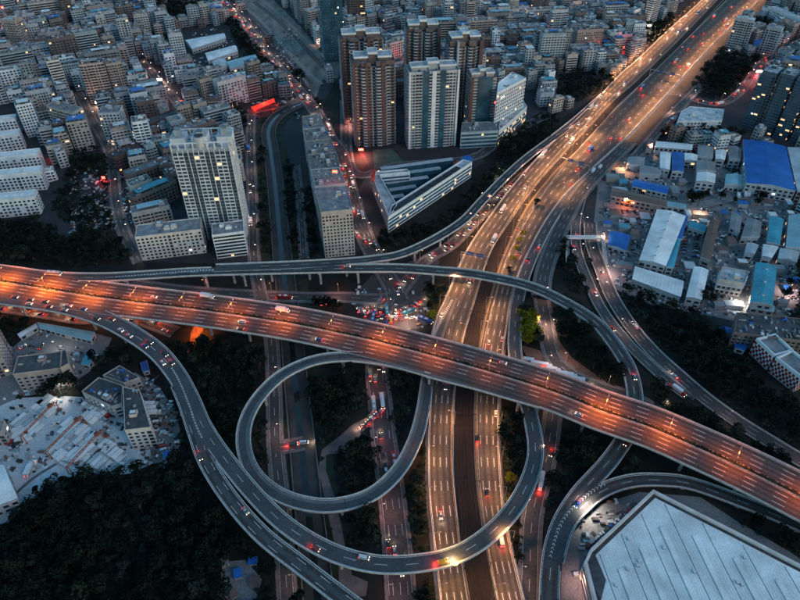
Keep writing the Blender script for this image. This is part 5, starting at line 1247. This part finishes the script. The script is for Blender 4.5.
def car_parts(kind, col):
    if (kind, col) in CARM: return CARM[kind, col]
    pm = paint(col); b = MB(); g = MB(); L = {'car': 4.5, 'van': 5.2, 'bus': 11.5, 'truck': 9.5, 'lorry': 14}[kind]; h = L/2; W_ = {'car': .9, 'van': .95, 'bus': 1.25, 'truck': 1.2, 'lorry': 1.25}[kind]
    if kind == 'car':
        loft(b, [(.3, -h, h, W_), (.62, -h, h, W_), (.85, -h+.05, h-.15, W_*.97)], pm); loft(g, [(.85, -1.7, 1.15, W_*.92), (1.32, -1.15, .45, W_*.74)], M_GLASS); loft(b, [(1.32, -1.15, .45, W_*.74), (1.42, -1.0, .3, W_*.66)], pm); hz_, tz = .6, .68
    elif kind == 'van':
        loft(b, [(.35, -h, h, W_), (1.1, -h, h-.1, W_)], pm); loft(g, [(1.1, -h+.05, h-.5, W_*.97), (1.65, -h+.15, h-1.2, W_*.9)], M_GLASS); loft(b, [(1.65, -h+.15, h-1.2, W_*.9), (1.85, -h+.3, h-1.5, W_*.8)], pm); hz_, tz = .75, .9
    elif kind == 'bus':
        loft(b, [(.4, -h, h, W_), (1.4, -h, h, W_)], pm); loft(g, [(1.4, -h+.04, h-.04, W_*.985), (2.3, -h+.08, h-.1, W_*.96)], M_GLASS); loft(b, [(2.3, -h+.08, h-.1, W_*.97), (2.9, -h+.15, h-.25, W_*.9)], pm); b.box((1, 0, 2.9), (2.4, 1.5, .3), M_FRAME); b.box((-3, 0, 2.9), (1.8, 1.4, .25), M_FRAME); hz_, tz = .8, 1.2
    else:
        loft(b, [(.5, h-2.2, h, W_), (1.6, h-2.2, h, W_), (2.5, h-2.1, h-.4, W_*.92)], pm); loft(g, [(1.55, h-1.6, h+.03, W_*.97), (2.2, h-1.6, h-.2, W_*.95)], M_GLASS); b.box((-1.1, 0, .6), (L-2.4, 2.2, .4), M_DARK); b.box((-1.2, 0, 1.0), (L-2.6, 2.45, 2.2), M_FRAME if col != 'blue' else MATS['sheet blue']); hz_, tz = .8, .9
    w = MB()
    for sx in (-.62, .62):
        for sy in (-1, 1):
            c = (sx*h, sy*(W_-.12), .33); n = len(w.v); i = w.mi(M_DARK)
            for y in (-.12, .12):
                for k in range(8):
                    a = k*math.pi/4; w.v.append((c[0]+.33*math.cos(a), c[1]+y, c[2]+.33*math.sin(a)))
            for k in range(8):
                j = (k+1) % 8; w.f.append((n+k, n+8+k, n+8+j, n+j)); w.m.append(i)
            w.f.append(tuple(n+k for k in range(8))); w.m.append(i); w.f.append(tuple(n+15-k for k in range(8))); w.m.append(i)
    hl = MB(); hl.box((0, 0, -.1), (.2, .36, .2), M_HEAD); tl = MB(); tl.box((0, 0, -.1), (.18, .4, .22), M_TAIL)
    CARM[kind, col] = (b.mesh('body'), g.mesh('window_glass'), w.mesh('wheel'), hl.mesh('headlight'), tl.mesh('tail_light'), h, W_, hz_, tz); return CARM[kind, col]
CV = random.Random(77)
CNT = {}
def vehicle(p, rot, kind='car', col=None, lights=True, near=True, glow=0, desc='', group='vehicles on the roads', full=True):
    glow *= .45; CNT[kind] = CNT.get(kind, 0)+1
    if kind == 'car' and CNT[kind] > 300: return None
    col = col or CV.choice(['white', 'white', 'silver', 'black', 'dark grey', 'dark grey', 'red', 'blue', 'silver'])
    b, g, w, hl, tl, h, W_, hz_, tz = car_parts(kind, col); nm = {'lorry': 'truck', 'car': 'car', 'van': 'van', 'bus': 'bus', 'truck': 'truck'}[kind]
    t = thing(nm, None, nm, p, group); LAB(t, '%s %s %s' % (col, nm, desc), nm, p); t.rotation_euler = (0, 0, rot)
    def add(n_, me, loc=(0, 0, 0)):
        ob = bpy.data.objects.new(n_, me); COL.objects.link(ob); ob.parent = t; ob.location = loc
    add('body', b); add('window_glass', g)
    if full: add('wheel', w)
    if lights:
        for s in (-1, 1): add('headlight', hl, (h-.08, s*(W_-.28), hz_)); add('tail_light', tl, (-h+.06, s*(W_-.3), tz))
    if glow > 0: light('headlight_beam', t, (h+2.2, 0, 1.2), glow*1.0, (1, .72, .5), spot=False, size=.5)
    if glow: light('tail_glow', t, (-h-1.2, 0, 1.0), abs(glow)*.8, (1, .05, .03), spot=False, size=.5)
    return t
def traffic(rb, offs, direction, gap, d0=0, d1=None, glow=150, desc='', group='', kinds=('car',)*7+('van', 'truck', 'bus'), full=True, dz=.05):
    for o in offs:
        d = d0+CV.uniform(3, gap*1.2); e = d1 or rb.len-5
        while d < e:
            k = CV.choice(kinds); ww = rb.at(d)[2]; off = o*ww if abs(o) < 1 else o
            p, a, _ = rb.at(d, off+CV.uniform(-.2, .2), dz); q = P(p)
            if -5 < q[0] < 805 and -5 < q[1] < 605: vehicle(p, a+(math.pi if direction < 0 else 0), k, glow=glow*CV.choice([0, 1, 1, 1.6]) if direction < 0 else -glow*CV.choice([0, 1, 1, 1.6]), desc=desc, group=group, full=full)
            d += gap*CV.uniform(.35, 1.9)+({'bus': 9, 'truck': 7, 'lorry': 10}.get(k, 2))
dl = ML.len
traffic(ML, (-.74, -.25, .25, .74), -1, 170, 0, dl*.36, 220, 'driving down the near expressway', 'vehicles on the expressway')
traffic(ML, (-.74, -.25, .25, .74), -1, 82, dl*.36, None, 450, 'with headlights on the upper expressway', 'vehicles on the expressway', full=False)
traffic(MR, (-.74, -.25, .25, .74), 1, 150, 0, dl*.36, 220, 'heading away on the near expressway', 'vehicles on the expressway')
traffic(MR, (-.74, -.25, .25, .74), 1, 85, dl*.36, None, 380, 'showing red tail lights on the upper expressway', 'vehicles on the expressway', full=False)
traffic(V, (-13, -9.8, -6.5), -1, 240, 0, None, 120, 'on the near side of the orange viaduct', 'vehicles on the viaduct'); traffic(V, (6.5, 9.8, 13), 1, 260, 0, None, 120, 'on the far side of the orange viaduct', 'vehicles on the viaduct')
traffic(R3, (-2.2, 2.2), 1, 20, 60, 215, 60, 'queueing on the long curved ramp', 'vehicles on the curved ramps', kinds=('car',)*5+('van',)); traffic(R3, (-2, 2), 1, 170, 300, None, 120, 'rounding the inner curved ramp', 'vehicles on the curved ramps', kinds=('car', 'van'))
traffic(R3b, (-2, 2), 1, 75, 30, None, 90, 'on the outer curved ramp', 'vehicles on the curved ramps'); traffic(R1, (2,), 1, 130, 90, None, 120, 'on the blue-grey ramp', 'vehicles on the curved ramps')
traffic(ROADS['LV3'], (-4.4, -1.5), -1, 26, 60, None, 150, 'jammed with lights on the town street', 'vehicles on the town streets', full=False); traffic(ROADS['LV3'], (1.5, 4.4), 1, 26, 60, None, 260, 'crawling away on the town street', 'vehicles on the town streets', full=False)
traffic(ROADS['LV3b'], (-4.2, -1.4), -1, 30, 20, 200, 60, 'waiting on the sunken avenue', 'vehicles on the sunken avenue'); traffic(ROADS['LV3b'], (1.4, 4.2), 1, 60, 20, None, 60, 'driving along the sunken avenue', 'vehicles on the sunken avenue')
traffic(ROADS['FR'], (-2, 2), -1, 16, 8, 190, 110, 'in the jam on the frontage road', 'vehicles on the frontage road', kinds=('car',)*4+('van',))
traffic(ROADS['LV1'], (-1.6,), 1, 34, 0, 260, 50, 'on the canal street', 'vehicles on the town streets'); traffic(ROADS['LV0'], (2,), 1, 28, 0, None, 200, 'in the old town lane', 'vehicles on the town streets', full=False)
traffic(ROADS['UV'], (-1.8, 1.8), -1, 14, 0, None, 220, 'queueing beneath the viaduct', 'vehicles on the town streets', kinds=('car',)*4+('van',))
traffic(R6a, (-1.8, 1.8), 1, 60, 0, None, 200, 'on the sunken side road', 'vehicles on the hillside road'); traffic(R6b, (-3, 0, 3), -1, 150, 60, None, 120, 'on the hillside road', 'vehicles on the hillside road')
traffic(ROADS['TR'], (-2, 2), 1, 28, 0, None, 160, 'by the park', 'vehicles on the town streets', full=False); traffic(ROADS['X1'], (-2,), 1, 60, 90, None, 120, 'under the ramps', 'vehicles on the town streets')
traffic(ROADS['SV2'], (1.5,), 1, 120, 40, None, 120, 'on the lower service road', 'vehicles on the service roads', kinds=('truck', 'car')); traffic(ROADS['BC'], (0,), 1, 12, 5, None, 400, 'on the little bridge over the canal', 'vehicles on the town streets', kinds=('car', 'van'))
def place(x, y, ang, kind, col, desc, glow=0, z=.5, lights=True): p = G(x, y, z); vehicle((p[0], p[1], z), math.radians(ang), kind, col, desc=desc, glow=glow, group='vehicles standing at the junction and yards', lights=lights)
for a in ((408, 313, 30, 'bus', 'teal', 'crossing the busy junction', 200), (387, 312, 95, 'bus', 'teal', 'waiting below the viaduct edge', 100), (387, 324, 92, 'van', 'blue', 'nosing under the viaduct'), (425, 321, -30, 'bus', 'blue', 'parked beside the loop end'), (391, 321, 90, 'van', 'yellow', 'queueing at the junction', 300), (396, 318, 80, 'car', 'white', 'queueing at the junction', 300),
          (399, 314, 120, 'car', 'red', 'turning at the junction', 300), (403, 309, 40, 'car', 'silver', 'turning at the junction', 200), (417, 306, 40, 'car', 'red', 'turning behind the teal bus', 200), (422, 301, 45, 'car', 'red', 'following the red car', 300), (412, 318, 20, 'car', 'white', 'crossing the junction', 300),
          (530, 362, -12, 'truck', 'red', 'parked on bare soil beside the viaduct', -400), (541, 366, -14, 'lorry', 'white', 'in the truck line beside the viaduct', 0), (553, 371, -14, 'truck', 'white', 'in the truck line beside the viaduct', 300), (577, 381, -14, 'lorry', 'dark grey', 'at the end of the truck line', 200), (566, 376, -14, 'lorry', 'white', 'in the truck line beside the viaduct', 0), (541, 482, 72, 'bus', 'white', 'lit up on the lower service road', -900),
          (304, 443, 5, 'van', 'white', 'on the canal bridge', 500), (30, 470, 92, 'truck', 'white', 'in the crane yard'), (23, 347, 60, 'car', 'white', 'in the factory yard'), (41, 347, 88, 'van', 'dark grey', 'in the factory yard')):
    place(*a[:6], *(a[6:]))
for (x, y) in [(360+i*2.6, 309+((i*7) % 5)*1.5) for i in range(9)]+[(318+i*4, 301+(i*3) % 4) for i in range(6)]: place(x, y, CV.choice([85, 95, 10, 170]), 'car', None, 'in the crush of traffic by the junction', CV.choice([0, 120, 200]))
for (x, y) in [(380-i*2.1, 412+i*1.9) for i in range(9)]: place(x, y, 215+CV.uniform(-20, 20), 'car', None, 'queueing on the winding dirt track', CV.choice([0, 90]))
def parked(x0, y0, x1, y1, n, rot, desc, kinds=('car',)):
    a, b = G(x0, y0), G(x1, y1)
    for i in range(n):
        if CV.random() < .12: continue
        p = a+(b-a)*(i+.5)/n; vehicle((p[0], p[1], .3), math.radians(rot)+CV.uniform(-.06, .06), CV.choice(kinds), desc=desc, lights=False, group='parked vehicles in the yards')
parked(636, 505, 606, 531, 9, 40, 'parked along the warehouse wall'); parked(602, 534, 588, 546, 5, 40, 'parked by the warehouse corner', ('car', 'van')); parked(626, 211, 646, 214, 8, 80, 'parked in the corner car yard'); parked(624, 218, 634, 232, 5, 10, 'parked at the corner car yard edge')
parked(684, 237, 690, 237, 2, 0, 'parked in the lamp-lit car yard'); parked(697, 236, 694, 258, 9, 5, 'parked beside the rusty workshop'); parked(685, 240, 682, 258, 6, 5, 'parked beside the pale shed'); parked(736, 197, 750, 195, 4, 70, 'parked on the works road', ('truck', 'van'))
parked(647, 260, 642, 262, 0, 0, ''); parked(148, 386, 158, 378, 6, 70, 'parked in the ramp-side car park'); parked(150, 400, 158, 425, 6, 5, 'parked along the cream dormitory', ('truck', 'van', 'car')); parked(160, 440, 166, 452, 4, 15, 'parked by the cobalt hut', ('van', 'car')); parked(8, 441, 20, 448, 5, 60, 'parked beside the crane rows', ('car', 'van'))
parked(88, 408, 106, 416, 5, -25, 'parked below the angled block', ('truck', 'car')); parked(96, 416, 112, 424, 4, -25, 'standing in the crane yard', ('truck', 'van')); parked(622, 196, 662, 204, 10, 0, 'lined up before the brown workshop'); parked(78, 180, 100, 184, 8, 80, 'parked in the tree-ringed court'); parked(80, 190, 98, 192, 6, 80, 'parked at the foot of the tree-ringed court'); parked(84, 174, 102, 176, 7, 80, 'parked at the head of the tree-ringed court')
parked(100, 240, 108, 205, 10, 10, 'parked on the lower old town lane'); parked(364, 205, 378, 245, 14, -10, 'parked beside the mall street'); parked(702, 78, 712, 72, 6, 30, 'parked beside the park'); parked(345, 100, 352, 112, 5, 0, 'parked by the earth strip')
# ================================================================== CRANE YARD
def crane(x0, y0, x1, y1, desc):
    a, b = G(x0, y0, 7), G(x1, y1, 7); m_ = (a+b)/2; O = (m_[0], m_[1], 0); t = thing('gantry_crane', desc, 'crane', O, 'rail gantry cranes in the yard'); d_ = (b-a)/np.linalg.norm(b-a); n_ = np.array([-d_[1], d_[0], 0])
    mb = MB()
    for s in (-.6, .6): mb.bar(a+n_*s, b+n_*s, .2, M_ORANGE)
    for k in range(12):
        p = a+(b-a)*k/11; mb.bar(p-n_*.8, p+n_*.8, .15, M_ORANGE)
    mb.build('beam', t, O)
    for e in (a, b):
        mb = MB()
        for s in (-1, 1): mb.bar((*(e+n_*s*.8)[:2], 7), (*(e+n_*s*2)[:2], .3), .18, M_ORANGE)
        mb.bar((*(e-n_*2)[:2], .5), (*(e+n_*2)[:2], .5), .2, M_ORANGE); mb.build('leg', t, O)
    mb = MB(); p = a+(b-a)*.12; mb.box((p[0], p[1], 6.6), (2.2, 2.6, 1.8), M_ORANGE, math.atan2(d_[1], d_[0]), mt=M_RED); mb.build('trolley', t, O)
crane(54, 402, 21, 436, 'orange gantry crane spanning the upper rows of white slabs'); crane(81, 416, 46, 451, 'orange gantry crane over the middle rows of white slabs'); crane(101, 430, 67, 467, 'red-brown gantry crane over the lower rows of white slabs')
def stack_row(x0, y0, x1, y1, n, w, l, desc):
    a, b = G(x0, y0), G(x1, y1); d_ = (b-a); L = np.linalg.norm(d_); d_ = d_/L; ang = math.atan2(d_[1], d_[0])
    for i in range(n):
        if CV.random() < .12: continue
        p = a+d_*L*(i+.5)/n; h = CV.uniform(.8, 2.6); O = (p[0], p[1], .2); mb = MB(); cm = CV.choice([MATS['sheet white'], MATS['sheet white'], MATS['sheet white'], MATS['sheet pale']])
        for k in range(int(h/.45)): mb.box((p[0]+CV.uniform(-.1, .1), p[1]+CV.uniform(-.1, .1), .2+k*.45), (L/n*.86, l*CV.uniform(.93, 1), .38), cm, ang)
        for e in (-.3, .3): mb.box((p[0]+d_[0]*e*L/n, p[1]+d_[1]*e*L/n, .2), (.25, l*1.02, h*.15), M_DARK, ang)
        ob = mb.build('slab_stack', None, O); tag(ob, None, 'slab stack', 'white slab stacks under the cranes'); LAB(ob, desc, 'stack', O)
for r in ((42, 399, 60, 408, 5, 2, 9, 'pale slab stack in the uppermost row'), (36, 404, 53, 414, 5, 2, 8, 'pale slab stack in the second row'), (18, 420, 38, 432, 6, 2, 10, 'pale slab stack by the first crane foot'), (10, 427, 27, 443, 5, 2, 9, 'pale slab stack at the yard edge'), (66, 422, 112, 450, 13, 2, 8, 'pale slab stack in the long middle row'), (62, 430, 96, 453, 9, 2, 6, 'pale slab stack in the second long row'),
          (54, 440, 86, 462, 9, 2, 8, 'pale slab stack between the crane feet'), (50, 449, 72, 464, 6, 2, 7, 'pale slab stack by the lower crane foot'), (84, 415, 96, 422, 3, 2, 6, 'pale slab stack beside parked trucks'), (88, 458, 108, 468, 5, 2, 8, 'pale slab stack at the wood edge'), (112, 452, 128, 462, 4, 2, 7, 'pale slab stack at the yard tip')): stack_row(*r)
# ================================================================== FOOTBRIDGE, GANTRIES, HUTS
def beam_path(t, pts, z, w, m, O, nm, rail=True):
    W_ = [np.array([*G(x, y, zz)[:2], zz]) for x, y, zz in pts]; mb = MB()
    for a, b in zip(W_[:-1], W_[1:]):
        d_ = (b-a)[:2]/np.linalg.norm((b-a)[:2]); n_ = np.array([-d_[1], d_[0]])*w/2; q = [a[:2]-n_, b[:2]-n_, b[:2]+n_, a[:2]+n_]; zz = [a[2], b[2], b[2], a[2]]
        mb.prism(q, [v-.5 for v in zz], zz, m, bottom=True)
        for s in (-1, 1):
            q = [a[:2]+n_*s, b[:2]+n_*s, b[:2]+n_*s*.9, a[:2]+n_*s*.9]; mb.prism(winding([tuple(v) for v in q]) if False else q, zz, [v+1.1 for v in zz], m)
    mb.build(nm, t, O)
c = G(585, 238, 0); t = thing('footbridge', 'white covered footbridge crossing the sunken side road', 'footbridge', c); O = tuple(c)
beam_path(t, [(567, 237.5, 6.5), (603, 237.5, 6.5)], 0, 3.2, M_FRAME, O, 'deck'); beam_path(t, [(567.5, 236, 6.5), (567.5, 262, .6)], 0, 2.8, M_PARA, O, 'stair'); beam_path(t, [(602.5, 236, 6.5), (606, 264, .6)], 0, 2.8, M_PARA, O, 'stair')
mb = MB()
for x in (567, 590, 602): p = G(x, 238, 6); mb.cyl((p[0], p[1], 0), .5, 6, M_CONC, 8)
mb.build('pillar', t, O)
def gantry(rb, frac, side, desc):
    d_ = rb.len*frac; c, a, w = rb.at(d_); O = (c[0], c[1], 0); t = thing('sign_gantry', desc, 'sign gantry', O, 'overhead sign gantries'); e1, e2 = rb.at(d_, w+.8)[0], rb.at(d_, -w-.8)[0]
    for e in (e1, e2): mb = MB(); mb.bar((*e[:2], c[2]), (*e[:2], c[2]+7.6), .3, M_STEEL); mb.build('post', t, O)
    mb = MB(); mb.bar((*e1[:2], c[2]+7.3), (*e2[:2], c[2]+7.3), .35, M_STEEL); mb.build('crossbeam', t, O)
    for f in (-.45, .35): q = rb.at(d_, w*f)[0]; mb = MB(); mb.box((q[0], q[1], c[2]+5.8), (.3, 5.5, 3.0), MATS['paint blue'], a, mt=M_DARK); mb.build('sign_panel', t, O)
def df(rb, x, y): return dnear(rb, x, y, rb.C[0, 2])/rb.len
gantry(MR, df(MR, 661, 77), 1, 'dark sign gantry far up the outbound carriageway'); gantry(MR, df(MR, 575, 168), 1, 'dark sign gantry before the slip road fork'); gantry(ML, df(ML, 470, 262), 1, 'sign gantry lit amber above the inbound carriageway')
HR = random.Random(9)
hs_ = []
for i in range(60):
    x, y = HR.uniform(222, 258), HR.uniform(562, 598); p = G(x, y)
    if any(np.hypot(p[0]-u, p[1]-v) < 7.6 for u, v in hs_): continue
    hs_.append((p[0], p[1])); cl = HR.choice(['teal', 'blue', 'white', 'pale teal', 'grey', 'rust']); w_, d_ = HR.uniform(3, 7), HR.uniform(3, 5); a = HR.random()*.8; O = (p[0], p[1], 0)
    t = thing('hut', None, 'hut', O, 'huts in the clearing of the wood'); LAB(t, '%s tin-roofed hut in the wood clearing' % cl, 'hut', O); mb = MB(); mb.box((p[0], p[1], -.1), (w_, d_, 2.5), MATS['wall grey'], a); mb.build('wall', t, O); mb = MB(); mb.box((p[0], p[1], 2.42), (w_+.5, d_+.5, .15), MATS['sheet '+cl], a+.02); mb.build('roof', t, O)
# smaller yard huts and tanks in the works area
for i in range(420):
    x, y = HR.uniform(604, 798), HR.uniform(150, 312); p = G(x, y); b = occ(p[0], p[1])
    if not b & 16 or any(occ(p[0]+u, p[1]+v) & 35 for u in (-5, 0, 5) for v in (-5, 0, 5)): continue
    cl = HR.choice(['teal', 'blue', 'white', 'pale', 'grey', 'grey', 'rust', 'rust']); w_, d_ = HR.uniform(4, 13), HR.uniform(4, 8); a = math.radians(HR.choice([-8, -6, 82])); O = (p[0], p[1], 0)
    t = thing('hut', None, 'hut', O, 'small huts in the works yards'); LAB(t, '%s tin-roofed hut in the works yards' % cl, 'hut', O); h_ = HR.uniform(2.5, 5); mb = MB(); mb.box((p[0], p[1], -.1), (w_, d_, h_), WM(HR.choice(['grey', 'tan', 'pale grey'])), a); mb.build('wall', t, O); mb = MB(); mb.box((p[0], p[1], h_-.08), (w_+.5, d_+.5, .15), MATS['sheet '+cl], a+.02); mb.build('roof', t, O); mark_disc(p[0], p[1], 5.5, 32)

# loose yard clutter nobody could count
cl_ = MB(); CLM = [MATS['sheet '+k] for k in ('white', 'grey', 'rust', 'pale', 'pale teal')]+[M_DARK, M_CONC, M_DARK, MATS['roof dark grey'], M_FRAME, MATS['sheet rust']]
for (x0, y0, x1, y1, n_) in ((602, 150, 798, 315, 1100), (0, 398, 150, 470, 130), (-5, 320, 110, 395, 90), (135, 375, 180, 465, 140), (575, 495, 640, 600, 60), (70, 170, 130, 235, 240), (190, 30, 300, 120, 500), (345, 290, 430, 330, 60)):
    for _ in range(n_):
        p = G(HR.uniform(x0, x1), HR.uniform(y0, y1)); b = occ(p[0], p[1])
        if b & 35 or not b & 20: continue
        for _k in range(HR.randint(1, 4)):
            cl_.box((p[0]+HR.gauss(0, 1.6), p[1]+HR.gauss(0, 1.6), .15), (HR.uniform(.5, 3.2), HR.uniform(.4, 1.8), HR.uniform(.3, 1.7)), HR.choice(CLM), HR.choice([0, .1, -.1, 1.5, HR.random()*3]))
tag(cl_.build('yard_litter'), 'scattered pallets, scrap and materials across the yards', 'rubble', None, 'stuff')

p, a, w = R3.at(dnear(R3, 437, 556, 12), -1.5, .05); vehicle(p, a, 'van', 'yellow', glow=900, desc='with amber glow on the lower curved ramp', group='vehicles on the curved ramps')
t_ = thing('warning_light', 'amber warning trailer lamp glowing on the lower curved ramp', 'warning light', p+np.array([6, -1, 0])); mb = MB(); mb.box((p[0]+6, p[1]-1, p[2]), (1.6, .8, 1.1), M_AMB, a); mb.build('lamp', t_, tuple(p+np.array([6, -1, 0]))); light('warning_glow', t_, (0, 0, 2.5), 1500, (1, .5, .08), spot=False)  # glowing box and light added for a car's bright yellow streak
finish_labels()
L_ = [o for o in bpy.data.objects if 'label' in o.keys() and len(o['label'].replace(',', ' ').split()) > 16]
print('long labels', len(L_), [o['label'] for o in L_[:12]]); print('vehicles', CNT)
